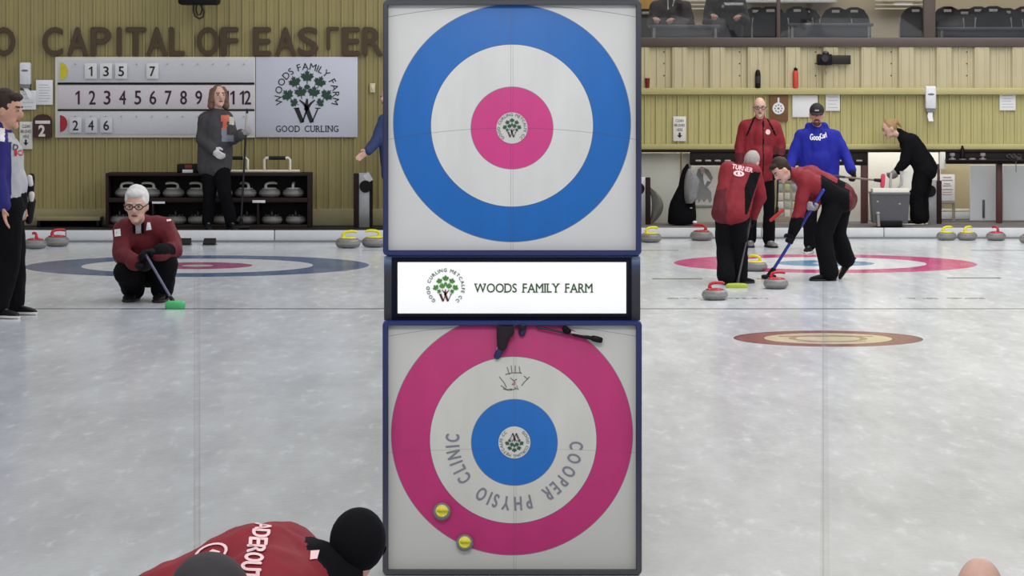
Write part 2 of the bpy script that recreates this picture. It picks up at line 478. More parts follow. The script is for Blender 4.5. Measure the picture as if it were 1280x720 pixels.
    if cap:
        c = MB(); bg = cap.get('big', 1.0); c.ell(hc + u * (.040 - (bg - 1) * .10) * q - f * .004 * q, (.084 * q * bg, .102 * q * bg, .090 * q * bg * bg), M)
        me = remesh(c, .008 * q, 1)
        bm = bmesh.new(); bm.from_mesh(me)
        bmesh.ops.delete(bm, geom=[v for v in bm.verts if (v.co - hc).dot(u) < cap.get('line', .02) * q], context='VERTS'); bm.to_mesh(me); bm.free()
        me.materials.append(cap['mat']); co = link('cap', me, R)
        if cap.get('brim', True):
            b_ = MB(); rows = []
            for i in range(5):
                t = i / 4; w = .078 * (1 - .35 * t * t)
                rows.append([hc + f * (.075 + .075 * t * math.cos(a * .9)) * q + r * w * math.sin(a) * q + u * (.042 - .020 * t - .012 * math.sin(a) ** 2) * q for a in [-1.3 + 2.6 * j / 10 for j in range(11)]])
            vs = [p for rw in rows for p in rw]; n = len(vs)
            fs = [(i * 11 + j, i * 11 + j + 1, (i + 1) * 11 + j + 1, (i + 1) * 11 + j) for i in range(4) for j in range(10)]
            b_.add(vs + [p - u * .006 * q for p in vs], fs + [tuple(i + n for i in x)[::-1] for x in fs])
            b_.build('brim', cap['mat'], co)
        if cap.get('badge'):
            b_ = MB(); b_.box(hc + f * .103 * q + u * .062 * q, (.045 * q, .008 * q, .014 * q), basis(f, u)[3]); b_.build('badge', cap['badge'], co)
    return res

def decal(res, key, bvh, name, matl, shapes, label=None):
    """shapes: list of (verts2d in picture px, faces); laid onto the cloth, 4 mm proud of it"""
    mb = MB(); cam = V((0, 0, H))
    for vs, fs in shapes:
        pts = []
        for x, y in vs:
            d = (W(x, y, 10.0) - cam).normalized()
            loc, nor, idx, dist = bvh.ray_cast(cam, d)
            if loc is None:
                loc, nor, idx, dist = bvh.find_nearest(W(x, y, res['P']['chest'].y))
            pts.append(loc - d * .005 + (nor * .002 if nor.dot(d) < 0 else nor * -.002))
        mb.add(pts, fs)
    o = mb.build(name, matl, res[key])
    if label: o['label'] = label
    return o
def s_text(txt, px, py, h, w=None, rot=0.0, bold=.02, curve=0.0):
    vs, fs, ww = text2d(txt, 0.0); sx = (w / ww if w else h)
    return ([(px + x * sx * math.cos(rot) + (y * h + curve * x * x) * math.sin(rot) + ox * h, py + x * sx * math.sin(rot) - (y * h + curve * x * x) * math.cos(rot) + oy * h)
             for ox, oy in OFS for x, y in vs], [tuple(i + k * len(vs) for i in f) for k in range(4) for f in fs])
OFS = ((.035, 0), (-.035, 0), (0, .035), (0, -.035))
def s_disc(px, py, rx, ry, n=14):
    vs = [(px, py)]; fs = []
    for rr in (.5, 1.0): vs += [(px + rx * rr * math.cos(2 * PI * i / n), py + ry * rr * math.sin(2 * PI * i / n)) for i in range(n)]
    for i in range(n):
        j = (i + 1) % n; fs += [(0, 1 + i, 1 + j), (1 + i, 1 + n + i, 1 + n + j, 1 + j)]
    return (vs, fs)
def s_ring(px, py, rx, ry, w, n=20, rot=0.0):
    vs = []; fs = []
    for rr in (1 - w, 1.0):
        for i in range(n):
            x, y = rx * rr * math.cos(2 * PI * i / n), ry * rr * math.sin(2 * PI * i / n)
            vs.append((px + x * math.cos(rot) - y * math.sin(rot), py + x * math.sin(rot) + y * math.cos(rot)))
    for i in range(n): j = (i + 1) % n; fs.append((i, n + i, n + j, j))
    return (vs, fs)
def s_quad(pts, n=5):
    (a, b, c, d) = pts; vs = []; fs = []
    for i in range(n + 1):
        for j in range(n + 1):
            s, t = i / n, j / n
            vs.append(tuple((a[m] * (1 - s) + b[m] * s) * (1 - t) + (d[m] * (1 - s) + c[m] * s) * t for m in (0, 1)))
    for i in range(n):
        for j in range(n): fs.append((i * (n + 1) + j, (i + 1) * (n + 1) + j, (i + 1) * (n + 1) + j + 1, i * (n + 1) + j + 1))
    return (vs, fs)

# ------------------------------------------------------------------ palette
WHITE = mat('white_board', (222, 222, 228), .5, var=.015)
PAPER = mat('paper', (226, 226, 230), .8, var=.03, scale=60)
BLACK = mat('black_plastic', (13, 12, 14), .5, spec=.2)
mat('eye_white', (150, 138, 132), .4); mat('eye_dark', (25, 20, 18), .3); mat('lips', (128, 66, 62), .5); mat('hair_grey', (120, 115, 112), .8)
DARK = mat('dark_ink', (38, 32, 36), .7)
STEEL = mat('brushed_steel', (165, 165, 168), .35, metal=.6, var=.12, scale=80)
SKIN = mat('skin', (196, 148, 128), .55, var=.06, scale=40)
SKIN2 = mat('skin_pale', (205, 165, 150), .55, var=.06, scale=40)
RED = mat('red_jacket_cloth', (92, 15, 28), .75, var=.14, scale=14)
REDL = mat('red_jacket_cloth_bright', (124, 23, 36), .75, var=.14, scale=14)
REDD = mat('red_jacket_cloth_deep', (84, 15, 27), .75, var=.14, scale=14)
BLKCLOTH = mat('black_cloth', (13, 13, 17), .9, var=.25, scale=20, spec=.12)
CHAR = mat('charcoal_cloth', (66, 64, 68), .9, var=.12, scale=20)
BLUEH = mat('blue_hoodie_cloth', (22, 30, 142), .85, var=.1, scale=16)
NAVY = mat('navy_cloth', (36, 32, 108), .8, var=.12, scale=16)
NAVYJ = mat('slate_blue_cloth', (48, 62, 104), .8, var=.12, scale=16)
GREYC = mat('grey_cloth', (168, 168, 174), .85, var=.08, scale=16)
WHT = mat('white_fabric', (222, 220, 222), .8, var=.04)
PINKW = mat('pale_print', (232, 196, 200), .8, var=.03)
ORANGE = mat('orange_print', (196, 104, 84), .8)
GREYB = mat('blue_grey_print', (128, 134, 146), .8)
HAIRW = mat('hair_white', (206, 204, 204), .8, var=.12, scale=60)
HAIRS = mat('hair_silver', (158, 152, 150), .8, var=.15, scale=60)
HAIRB = mat('hair_brown', (42, 26, 20), .7, var=.25, scale=60)
HAIRBL = mat('hair_blond', (150, 122, 84), .7, var=.25, scale=60)
HAIRM = mat('hair_mid_brown', (104, 78, 64), .7, var=.3, scale=60)

# ================================================================== SETTING
def ice(name, base_a, base_b, rings, lines, slope, dashes=(), spec=.35):
    t = NT(name)
    pos = t.n('ShaderNodeNewGeometry').outputs['Position']
    sp = t.n('ShaderNodeSeparateXYZ'); t.put(sp.inputs[0], pos); x, y = sp.outputs[0], sp.outputs[1]
    n1 = t.noise(t.scaled(pos, (1.6, .35, 1)), 1.2, 6, .62)
    n2 = t.noise(t.scaled(pos, (5, 1.2, 1)), 2.2, 5, .6)
    col = t.mix(t.step(n1, .36, .66), lin(base_a), lin(base_b))
    col = t.mix(t.math('MULTIPLY', t.step(n2, .58, .78), .5), col, lin((238, 240, 246)))
    def disk(cx, cy, r):
        d = t.math('SQRT', t.math('ADD', t.math('POWER', t.math('SUBTRACT', x, cx), 2.0), t.math('POWER', t.math('SUBTRACT', y, cy), 2.0)))
        return t.math('LESS_THAN', d, r)
    veil = t.step(t.noise(t.scaled(pos, (3, 1.0, 1)), 1.5, 4), .3, .8)
    for cx, cy, r, c in rings:
        cc = t.mix(t.math('MULTIPLY', veil, .18), lin(c), lin(base_b))
        col = t.mix(disk(cx, cy, r), col, cc)
    for x0, x1, yy, w, c, a in lines:
        m = t.math('MULTIPLY', t.math('LESS_THAN', t.math('ABSOLUTE', t.math('SUBTRACT', y, yy)), w),
                   t.math('LESS_THAN', t.math('ABSOLUTE', t.math('SUBTRACT', x, (x0 + x1) / 2)), (x1 - x0) / 2))
        if a < 0:
            m = t.math('MULTIPLY', m, t.math('GREATER_THAN', t.noise(t.scaled(pos, (9, 3, 1)), 2.0, 3), .47)); a = -a
        col = t.mix(t.math('MULTIPLY', m, a), col, lin(c))
    for off, w, c, a in slope:                     # the centre line of the sheet
        m = t.math('LESS_THAN', t.math('ABSOLUTE', t.math('SUBTRACT', x, t.math('MULTIPLY', y, off))), w)
        col = t.mix(t.math('MULTIPLY', m, a), col, lin(c))
    t.put(t.b.inputs['Base Color'], col)
    t.b.inputs['IOR'].default_value = 1.31; t.b.inputs['Specular IOR Level'].default_value = spec
    t.put(t.b.inputs['Roughness'], t.math('ADD', t.math('MULTIPLY', n2, .16), .10))
    t.bump(t.noise(t.scaled(pos, (1, .6, 1)), 26, 3), .12, .01)
    return t.m

dL, dR = GD(332), GD(329, ZR)
cL = (247 - CX) / F * dL; cR = (1031 - CX) / F * dR
gx = lambda px, D: (px - CX) / F * D
ICE_L = ice('ice_left', (184, 188, 195), (204, 208, 215),
            [(cL, dL, 1.663, (54, 82, 126)), (cL, dL, 1.12, (205, 208, 212)), (cL, dL, .53, (150, 40, 96)), (cL, dL, .15, (190, 190, 186))],
            [(-12, 0.2, GD(386), .05, (84, 88, 92), .9), (gx(452, GD(313)), gx(500, GD(313)), GD(313), .05, (120, 122, 124), .8)],
            [((247 - CX) / F, .012, (150, 140, 140), .16), ((243 - CX) / F, .004, (140, 130, 130), .25), ((249.5 - CX) / F, .004, (140, 130, 130), .25)])
d5 = GD(423, ZR); c5 = gx(1035, d5); q = 118 / F * d5
ICE_R = ice('ice_right', (192, 196, 202), (214, 218, 224),
            [(cR, dR, 1.672, (196, 44, 118)), (cR, dR, 1.12, (226, 228, 232)), (cR, dR, .545, (84, 140, 182)), (cR, dR, .14, (205, 205, 200)),
             (c5, d5, q, (92, 60, 58)), (c5, d5, q * .955, (134, 76, 72)), (c5, d5, q * .70, (104, 78, 66)), (c5, d5, q * .675, (206, 192, 160)), (c5, d5, q * .42, (164, 140, 110)), (c5, d5, q * .34, (208, 198, 168))],
            [(0, 14, GD(386, ZR), .05, (96, 98, 104), .9)] +
            [(gx(a, GD(r, ZR)), gx(b, GD(r, ZR)), GD(r, ZR), .085 if r > 320 else .09, (92, 92, 92), al) for a, b, r, al in
             ((815, 878, 348.5, .85), (946, 958, 348.5, .8), (1184, 1251, 347.5, .85), (760, 848, 313, .6), (1213, 1330, 313, .6), (833, 960, 373, -.7), (1124, 1231, 373, -.7))] +
            [(c5 - q * .5, c5 + q * .5, d5 + .2, .05, (150, 116, 60), .7), (c5 - q * .36, c5 + q * .36, d5 - .3, .04, (150, 116, 80), .6)],
            [((1031 - CX) / F, .022, (150, 152, 158), .2), ((1029 - CX) / F, .004, (120, 120, 126), .25)])

WL, WR = 36.2, 41.68
XS = .488                                             # where the two sheets meet, behind the display pylon
DBL, DBR = GD(303), GD(298.5, ZR)                     # distance of the bumper boards
m = MB(); m.add([(-14, 3, ZL), (XS, 3, ZL), (XS, DBL + .02, ZL), (-14, DBL + .02, ZL), (XS, 3, -.4), (XS, DBL + .02, -.4), (-14, 3, -.4), (-14, DBL + .02, -.4)],
                [(0, 1, 2, 3), (1, 4, 5, 2), (0, 6, 4, 1), (3, 2, 5, 7)])
structure(m.build('floor', ICE_L, None, False))
m = MB(); m.add([(XS, 3, ZR), (16, 3, ZR), (16, DBR + .02, ZR), (XS, DBR + .02, ZR)], [(0, 1, 2, 3)])
structure(m.build('floor', ICE_R, None, False))
# walkways behind the bumper boards
zWL = W(0, 288, DBL).z; zWR = W(0, 285, DBR).z
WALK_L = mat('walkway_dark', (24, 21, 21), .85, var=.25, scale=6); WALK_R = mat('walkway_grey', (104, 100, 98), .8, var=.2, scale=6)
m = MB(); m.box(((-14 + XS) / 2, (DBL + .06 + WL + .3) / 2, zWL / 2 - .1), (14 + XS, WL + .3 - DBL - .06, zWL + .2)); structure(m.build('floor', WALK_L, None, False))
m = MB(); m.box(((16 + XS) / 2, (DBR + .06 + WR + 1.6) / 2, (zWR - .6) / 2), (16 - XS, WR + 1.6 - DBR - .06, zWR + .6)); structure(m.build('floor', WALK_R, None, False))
# bumper boards
BUMP = mat('bumper_white', (205, 207, 212), .5, var=.03, scale=12)
def bumper(edges, D, z0, z1, names):
    for a, b in zip(edges[:-1], edges[1:]):
        m = MB(); x0, x1 = gx(a, D) + .004, gx(b, D) - .004
        m.bbox(((x0 + x1) / 2, D + .03, (z0 + z1) / 2), (x1 - x0, .06, z1 - z0), .008)
        structure(m.build('trim_' + str(names.pop(0)), BUMP))
tn = list(range(1, 40))
bumper([-300, 82, 343, 640 + XS * F / DBL - 1], DBL, ZL, zWL, tn)
bumper([640 + XS * F / DBR + 1, 952, 1105, 1285, 1500], DBR, ZR, zWR, tn)
GAP = mat('bumper_seam', (120, 122, 124), .7)
m = MB(); m.box(((-14 + XS) / 2, DBL - .012, .012), (14 + XS, .024, .024)); structure(m.build('trim_30', GAP, None, False))
m = MB(); m.box(((16 + XS) / 2, DBR - .012, ZR + .012), (16 - XS, .024, .024)); structure(m.build('trim_31', GAP, None, False))

# corrugated steel walls
def corrugated(x0, x1, z0, z1, y, prof, pitch):
    m = MB(); pts = []; x = x0
    while x < x1:
        for u, d in prof:
            if x + u * pitch <= x1: pts.append((x + u * pitch, y - d))
        x += pitch
    n = len(pts)
    m.add([(a, b, z0) for a, b in pts] + [(a, b, z1) for a, b in pts], [(i, i + 1, n + i + 1, n + i) for i in range(n - 1)])
    m.box(((x0 + x1) / 2, y + .06, (z0 + z1) / 2), (x1 - x0, .08, z1 - z0))
    return m
RIB = [(0, 0), (.06, .022), (.20, .022), (.26, 0), (.60, 0), (.62, .006), (.66, .006), (.68, 0)]
OLIVE_L = mat('olive_steel_siding', (150, 138, 92), .5, var=.05, scale=2.5)
OLIVE_P = mat('olive_plinth', (140, 132, 98), .6, var=.08, scale=8)
zL280 = zWL
structure(corrugated(-14, 0.6, .32, 6.2, WL, RIB, 15.5 / F * WL).build('wall_left', OLIVE_L, None, False))
m = MB(); m.bbox((-6.7, WL - .02, (zWL + .32) / 2), (14.6, .06, .32 - zWL), .01); structure(m.build('baseboard_left', OLIVE_P))
DIVM = mat('divider_panel', (140, 134, 100), .6)
m = MB(); m.box((.56, (WL + WR) / 2 + .3, 2.9), (.12, WR - WL + .6, 6.6)); structure(m.build('wall_divider', DIVM, None, False))
m = MB(); m.box((-14.06, 20, 3), (.12, 34, 6.4)); structure(m.build('wall_side_left', DIVM, None, False))
m = MB(); m.box((16.06, 23, 3), (.12, 42, 6.8)); structure(m.build('wall_side_right', DIVM, None, False))

OLIVE_R = mat('pale_olive_steel_siding', (176, 168, 116), .5, var=.04, scale=2.5)
CREAM_R = mat('cream_steel_siding', (184, 174, 142), .5, var=.04, scale=2.5)
zr = lambda py, D=WR: W(0, py, D).z
structure(corrugated(XS + .1, 16, zr(185), zr(118), WR, RIB, 13.6 / F * WR).build('wall_right', OLIVE_R, None, False))
BIG = [(0, .0), (.05, .05), (.09, .05), (.10, .058), (.13, .058), (.14, .05), (.30, .05), (.32, .06), (.35, .06), (.37, .05), (.42, .05), (.5, 0), (.62, 0), (.64, .012), (.68, .012), (.70, 0), (.86, 0), (.88, .012), (.92, .012), (.94, 0)]
structure(corrugated(XS + .1, 16, zr(110), zr(59), WR, BIG, 47.2 / F * WR).build('wall_right_upper', CREAM_R, None, False))
sc_m = mat('screw_head', (90, 84, 74), .5, metal=.5)
m = MB()
for px in (830, 924.5, 1019.5, 1114, 1208.5):
    for py in (65, 79.5, 94.5):
        c = W(px, py, WR - .062); m.cyl(c, c - V((0, .012, 0)), .012, .010, 8)
structure(m.build('trim_32', sc_m))
m = MB(); m.bbox((8.3, WR - .03, zr(114)), (15.4, .14, zr(110) - zr(118.5)), .012); structure(m.build('trim_33', OLIVE_R))
m = MB(); m.bbox((8.3, WR - .02, zr(183.5)), (15.4, .10, zr(180) - zr(187)), .012); structure(m.build('trim_34', OLIVE_R))
# dark lintel over the openings, row of small lamp slots in it
BEAM = mat('dark_brown_beam', (33, 26, 27), .6, var=.1, spec=.2)
m = MB(); m.bbox((8.3, WR, zr(188.4)), (15.4, .16, zr(186.6) - zr(190.4)), .006); structure(m.build('trim_35', BEAM))
def lintel(x0, x1, y1=207):
    m = MB(); m.pbox(x0, 189.5, x1, y1, WR - .06, .16); return m
structure(lintel(863, 1085).build('trim_36', BEAM))
SLOT = mat('steel_slot', (150, 148, 146), .4, metal=.3)
m = MB()
for px in (873, 885, 897, 909.5, 1048, 1062, 1074):
    a = W(px, 201, WR - .075); m.bbox((a.x, a.y, a.z), (.085, .03, .028), .012)
structure(m.build('trim_37', SLOT))
structure(lintel(1182, 1420, 205).build('trim_38', BEAM))
# back partition behind the openings (doors, pale panels)
PALE = mat('pale_grey_panel', (196, 196, 186), .5, var=.02); PALEW = mat('bright_white_panel', (232, 230, 222), .5, var=.02)
BEIGE = mat('beige_wall', (196, 184, 148), .6, var=.03); GREYP = mat('cool_grey_panel', (206, 210, 214), .5, var=.02)
DB = WR + 1.2
def panel(nm, x0, y0, x1, y1, D, mt, th=.05):
    m = MB(); m.pbox(x0, y0, x1, y1, D, th); return m.build(nm, mt)
structure(panel('wall_back_right', 690, 170, 1500, 284, DB, BEIGE, .1))
structure(panel('door_1', 770, 191, 850, 281, WR + .12, PALE)); structure(panel('trim_39', 850.5, 191, 852.5, 281, WR + .10, mat('seam_olive', (120, 116, 96))))
structure(panel('wall_back_pale', 853, 191, 864, 281, WR + .12, PALE))
structure(panel('wall_back_panel', 864, 207, 966, 281, WR + .30, PALE)); structure(panel('wall_back_panel', 998, 207, 1076, 281, WR + .5, PALEW))
structure(panel('wall_back_panel', 966, 196, 1001, 281, WR + .5, BEIGE))
structure(panel('wall_back_bright', 1085.5, 188, 1176, 281, WR + .8, PALEW))
POSTM = mat('red_brown_post', (82, 50, 48), .5, var=.08)
structure(panel('trim_40', 1076.5, 189, 1085, 279.5, WR - .05, POSTM, .1)); structure(panel('trim_41', 1246, 205, 1253, 279.5, WR - .05, POSTM, .1))
structure(panel('trim_42', 1174.5, 189, 1182, 212, WR - .08, PALEW, .12)); structure(panel('trim_43', 1172, 205, 1175, 280, WR - .03, POSTM, .06))
structure(panel('door_2', 1212.5, 206.5, 1245.5, 277, WR + .25, GREYP)); structure(panel('door_3', 1253.5, 206.5, 1330, 278, WR + .25, GREYP))
structure(panel('trim_44', 1175, 261, 1212, 263.5, WR + .8, PALEW)); structure(panel('trim_45', 1175, 265, 1212, 274, WR + .75, GREYP)); structure(panel('baseboard_right', 1176, 275.5, 1420, 279.5, WR + .2, WALK_R))
m = MB(); a = W(1229.5, 261, WR + .24); m.bbox((a.x, a.y, a.z), (.03, .04, .24), .01); m.build('door_handle', mat('handle_grey', (84, 82, 84), .4, metal=.5), bpy.data.objects['door_2'])

# upper lounge behind glass
LW = mat('lounge_cream_wall', (205, 192, 164), .7, var=.02)
FRM = mat('bronze_window_frame', (82, 70, 66), .45, var=.06, scale=8)
ZF = 1.45; YB = WR + 3.6
m = MB(); m.box((8.3, YB + .05, 3.6), (15.4, .1, 4.6)); structure(m.build('wall_lounge', LW, None, False))
m = MB(); m.box((8.3, (WR + YB) / 2 + .1, ZF - .05), (15.4, YB - WR, .1)); structure(m.build('floor', mat('lounge_carpet', (70, 66, 64), .9, var=.2, scale=12), None, False))
structure(panel('window_1', 790, 47, 1500, 58.8, WR - .07, FRM, .14))                                   # bottom rail
structure(panel('window_2', 971, -60, 975.5, 48, WR - .05, FRM, .06)); structure(panel('window_3', 1154.5, -60, 1169.5, 48, WR - .06, FRM, .10))
structure(panel('window_4', 790, -66, 1500, -50, WR - .07, FRM, .14))
m = MB(); m.box((8.3, WR, (zr(-66) + 6.4) / 2), (15.4, .1, 6.4 - zr(-66))); structure(m.build('wall_right_top', CREAM_R, None, False))
g = NT('window_glass'); g.t.nodes.remove(g.b)
tr = g.n('ShaderNodeBsdfTransparent'); tr.inputs[0].default_value = (.74, .75, .77, 1); gl = g.n('ShaderNodeBsdfGlossy'); gl.inputs['Roughness'].default_value = .03
mx = g.n('ShaderNodeMixShader'); mx.inputs[0].default_value = .035
g.t.links.new(tr.outputs[0], mx.inputs[1]); g.t.links.new(gl.outputs[0], mx.inputs[2]); g.t.links.new(mx.outputs[0], g.t.nodes['Material Output'].inputs[0])
for i, (a, b) in enumerate(((790, 971), (975.5, 1154.5), (1169.5, 1500))):
    structure(panel('window_' + str(5 + i), a, -50, b, 48, WR - .005, g.m, .008))
structure(panel('wall_lounge_panel', 700, -60, 822, 60, YB - .02, mat('lounge_tan_panel', (204, 158, 84), .7), .02))
for cx, wd, lab in ((884, .62, 'white slatted blind between the two seated spectators'), (1126, .72, 'white slatted blind left of the thick window mullion')):
    r = root('window_blind', W(cx, 12, YB - .12), lab, 'blinds', 'lounge blinds')
    for py in (-14, -9, -4, 1, 6, 11):
        a = W(cx, py, YB - .12); m = MB(); m.bbox((a.x, a.y, a.z), (wd, .07, .021), .004); m.build('slat', mat('blind_white', (226, 218, 204), .6), r)
m = MB(); m.pbox(930, 0, 1046, 3.4, YB - .35, .3); m.pbox(930, -26, 1046, -23, YB - .35, .3); m.pbox(930, -23, 933, 0, YB - .35, .3); m.pbox(1043, -23, 1046, 0, YB - .35, .3)
tag(m.build('shelf', WHITE), 'long white shelf on the lounge wall above the black chairs', 'shelf')

# ================================================================== DISPLAY PYLON between the two views
DT = 12.24
m_ = DT / F
pyl = root('display_pylon', W(640, 718, DT + .08), 'tall navy framed display pylon with two curling house panels and a farm sign', 'display')
CAB = mat('pylon_cabinet_navy', (9, 16, 40), .5)
m = MB(); m.pbox(483, -20, 799, 717.9, DT + .02, .12); m.build('cabinet', CAB, pyl)
def board_mat(name, base, rings, lines, sheen):
    t = NT(name); tc = t.n('ShaderNodeTexCoord').outputs['Object']
    sp = t.n('ShaderNodeSeparateXYZ'); t.put(sp.inputs[0], tc); x, z = sp.outputs[0], sp.outputs[2]
    nz = t.noise(tc, 4, 4)
    col = t.mix(nz, lin([u * .985 for u in base]), lin([min(255, u * 1.015) for u in base]))
    edge = lin((88, 84, 92))
    for cx, cy, r, c in rings:
        X = (cx - 640) * m_; Z = -cy * m_
        d = t.math('SQRT', t.math('ADD', t.math('POWER', t.math('SUBTRACT', x, X), 2.0), t.math('POWER', t.math('SUBTRACT', z, Z), 2.0)))
        col = t.mix(t.math('MULTIPLY', t.math('LESS_THAN', d, (r + .35) * m_), .75), col, edge)
        cc = t.mix(t.noise(t.scaled(tc, (3, 1, 1)), 3, 3), lin([u * .94 for u in c]), lin([min(255, u * 1.05) for u in c]))
        col = t.mix(t.math('LESS_THAN', d, (r - .35) * m_), col, cc)
    for a, b, r0, w, al, horiz, bow in lines:     # thin sheet lines
        if horiz:
            v = t.math('SUBTRACT', z, t.math('SUBTRACT', -r0 * m_, t.math('MULTIPLY', t.math('POWER', x, 2.0), bow / m_)))
        else:
            v = t.math('SUBTRACT', x, (r0 - 640) * m_)
        col = t.mix(t.math('MULTIPLY', t.math('LESS_THAN', t.math('ABSOLUTE', v), w * m_), al), col, lin((70, 66, 76)))
    t.put(t.b.inputs['Base Color'], col); t.b.inputs['Roughness'].default_value = .45; t.b.inputs['Specular IOR Level'].default_value = sheen
    return t.m
def board(name, x0, y0, x1, y1, cy, mt):
    o = bpy.data.objects.new(name, None)
    mb = MB(); a = W(x0, y0, DT); b = W(x1, y1, DT); c = W(640, cy, DT)
    d = V((b.x - a.x, .02, a.z - b.z)); mb.bbox(((a.x + b.x) / 2, DT + .01, (a.z + b.z) / 2), d, .001)
    me = mb.mesh(name, mt)
    ob = bpy.data.objects.new(name, me); COL.objects.link(ob); ob.parent = pyl
    c = W(640, cy, DT); me.transform(Matrix.Translation(-c)); ob.location = c - pyl.location
    bpy.data.objects.remove(o)
    return ob
BLU = (22, 104, 184); PNK = (196, 52, 124)
CYU, CYL = 160.0, 553.0
up_b = board('house_panel', 484, 5, 796, 314, CYU, board_mat('upper_house_paint', (214, 214, 212),
        [(640, -6, 148.5, BLU), (640, -3, 101.5, (216, 216, 214)), (640, 0, 51.5, (206, 62, 134))],
        [(0, 0, 0, .35, .5, True, .0006), (0, 0, 638.4, .3, .45, False, 0), (0, 0, 641.4, .3, .35, False, 0), (0, 0, -153.2, .4, .6, True, .0006)], .4))
lo_b = board('house_panel', 484, 405, 796, 712, CYL, board_mat('lower_house_paint', (196, 196, 190),
        [(640, -10, 151, (184, 46, 112)), (641.5, -3, 104.3, (200, 200, 193)), (643, 0, 54, BLU)],
        [(0, 0, 8, .3, .35, True, .0002), (0, 0, 642.2, .3, .45, False, 0), (0, 0, 645, .3, .3, False, 0), (0, 0, -147, .4, .5, True, .0006)], .4))
up_b['label'] = 'upper panel, blue outer ring and pink centre'; lo_b['label'] = 'lower panel, pink outer ring and blue centre'
def frame_mat(name, top, mid, bot, y0, y1):
    t = NT(name); tc = t.n('ShaderNodeNewGeometry').outputs['Position']
    sp = t.n('ShaderNodeSeparateXYZ'); t.put(sp.inputs[0], tc)
    za, zb = W(0, y1, DT).z, W(0, y0, DT).z
    v = t.step(sp.outputs[2], za, zb)
    col = t.mix(t.step(v, 0, .5), lin(bot), t.mix(t.step(v, .5, 1.0), lin(mid), lin(top)))
    t.put(t.b.inputs['Base Color'], col); t.b.inputs['Roughness'].default_value = .45
    return t.m
def ring_frame(name, x0, y0, x1, y1, ix0, iy0, ix1, iy1, rad, mt):
    mb = MB(); rs = []
    def rr(a, b, c, d, r, Y):
        o = []
        for cx, cy, s in ((c - r, b + r, -90), (c - r, d - r, 0), (a + r, d - r, 90), (a + r, b + r, 180)):
            for i in range(7):
                t = math.radians(s + 90 * i / 6); p = W(cx + r * math.cos(t), cy + r * math.sin(t), DT); o.append(V((p.x, Y, p.z)))
        return o
    fr = DT - .03
    O0 = rr(x0, y0, x1, y1, rad, DT + .05); O1 = rr(x0, y0, x1, y1, rad, fr + .006); O2 = rr(x0 + 1, y0 + 1, x1 - 1, y1 - 1, rad, fr)
    I2 = rr(ix0 - .7, iy0 - .7, ix1 + .7, iy1 + .7, .8, fr); I1 = rr(ix0, iy0, ix1, iy1, .6, fr + .004); I0 = rr(ix0, iy0, ix1, iy1, .6, DT + .05)
    mb.rings([O0, O1, O2, I2, I1, I0, O0], 28, False)
    return mb.build(name, mt, pyl)
ring_frame('frame', 479, 0, 801.5, 319, 485.5, 6.5, 794.8, 312.6, 6, frame_mat('frame_grey_over_navy', (62, 64, 70), (24, 30, 66), (11, 34, 92), 0, 319))['label'] = 'upper frame, grey at the top and navy below'
ring_frame('frame', 478.5, 400, 802, 717.6, 485.5, 406.3, 794.8, 711.3, 6, frame_mat('frame_navy_over_grey', (11, 36, 98), (26, 32, 70), (62, 64, 67), 400, 717))['label'] = 'lower frame, navy at the top and grey below'
m = MB(); m.pbox(490, 313, 791, 322.5, DT - .012, .03); m.build('shelf_strip', mat('navy_strip', (12, 30, 84), .4), pyl)
m = MB(); m.pbox(480, 320.5, 800.5, 400.5, DT + .004, .03); m.build('sign_backing', frame_mat('sign_blue_to_black', (120, 140, 176), (44, 56, 92), (40, 42, 50), 320, 345), pyl)
m = MB(); m.pbox(489.5, 322, 789.5, 400.2, DT - .004, .02); m.build('sign_backing', mat('sign_navy', (5, 10, 32), .6, spec=.15), pyl)
m = MB(); m.pbox(495, 325.8, 786, 396, DT - .012, .02); sb = m.build('sign_border', BLACK, pyl)
SW = mat('sign_white_glow', (250, 250, 250), .5, var=.005, emit=.25)  # weak glow added to lift the white of the plate; it is no lamp
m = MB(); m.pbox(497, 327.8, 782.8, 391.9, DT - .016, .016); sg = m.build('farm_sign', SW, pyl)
GRT = mat('dark_green_ink', (52, 84, 40), .6); LEAFG = mat('leaf_green', (72, 138, 52), .6, var=.15); BRN = mat('brown_ink', (92, 44, 34), .6); INK = mat('black_green_ink', (24, 30, 34), .6)
LEAFD = mat('dark_leaf_green', (44, 84, 62), .6, var=.12)
ds = DT - .0162
m = MB(); tw = 'WOODS FAMILY FARM'
def spaced(mb, txt, x0, x1, py, h, D, bold=.02, th=.003, serif=True):
    ws = [max(text2d(c, 0)[2] * h * .86, .26 * h) if c != ' ' else h * .5 for c in txt]
    gap = (x1 - x0 - sum(ws)) / (len(txt) - 1); x = x0
    for c, w in zip(txt, ws):
        if c != ' ':
            put_text(mb, c, x + w / 2, py, h, D, wpx=text2d(c, 0)[2] * h * .86, bold=bold, th=th)
            if serif:                              # little feet on the stems
                sp = {'W': [(-.38, 1), (.38, 1)], 'D': [(-.38, 1), (-.38, -1)], 'F': [(-.36, -1)], 'A': [(-.40, -1), (.40, -1)], 'M': [(-.40, -1), (.40, -1)], 'I': [(0, 1), (0, -1)],
                      'L': [(-.36, 1)], 'Y': [(-.40, 1), (.40, 1), (0, -1)], 'R': [(-.36, -1), (.42, -1)], 'N': [(-.4, -1), (-.4, 1), (.4, 1)], 'U': [(-.38, 1), (.38, 1)]}.get(c, [])
                for u, v in sp:
                    a = W(x + w / 2 + u * w, py - v * h * .46, D); mb.box((a.x, D - th / 2, a.z), (h * .34 * D / F, th, h * .09 * D / F))
        x += w + gap
spaced(m, tw, 593, 740.5, 360, 11.2, ds, bold=.012); m.build('lettering', GRT, sg)
a_, b_ = tree_logo(557, 359.5, 18.5, ds); a_.build('leaf_emblem', LEAFG, sg); b_.build('trunk_letter', BRN, sg)
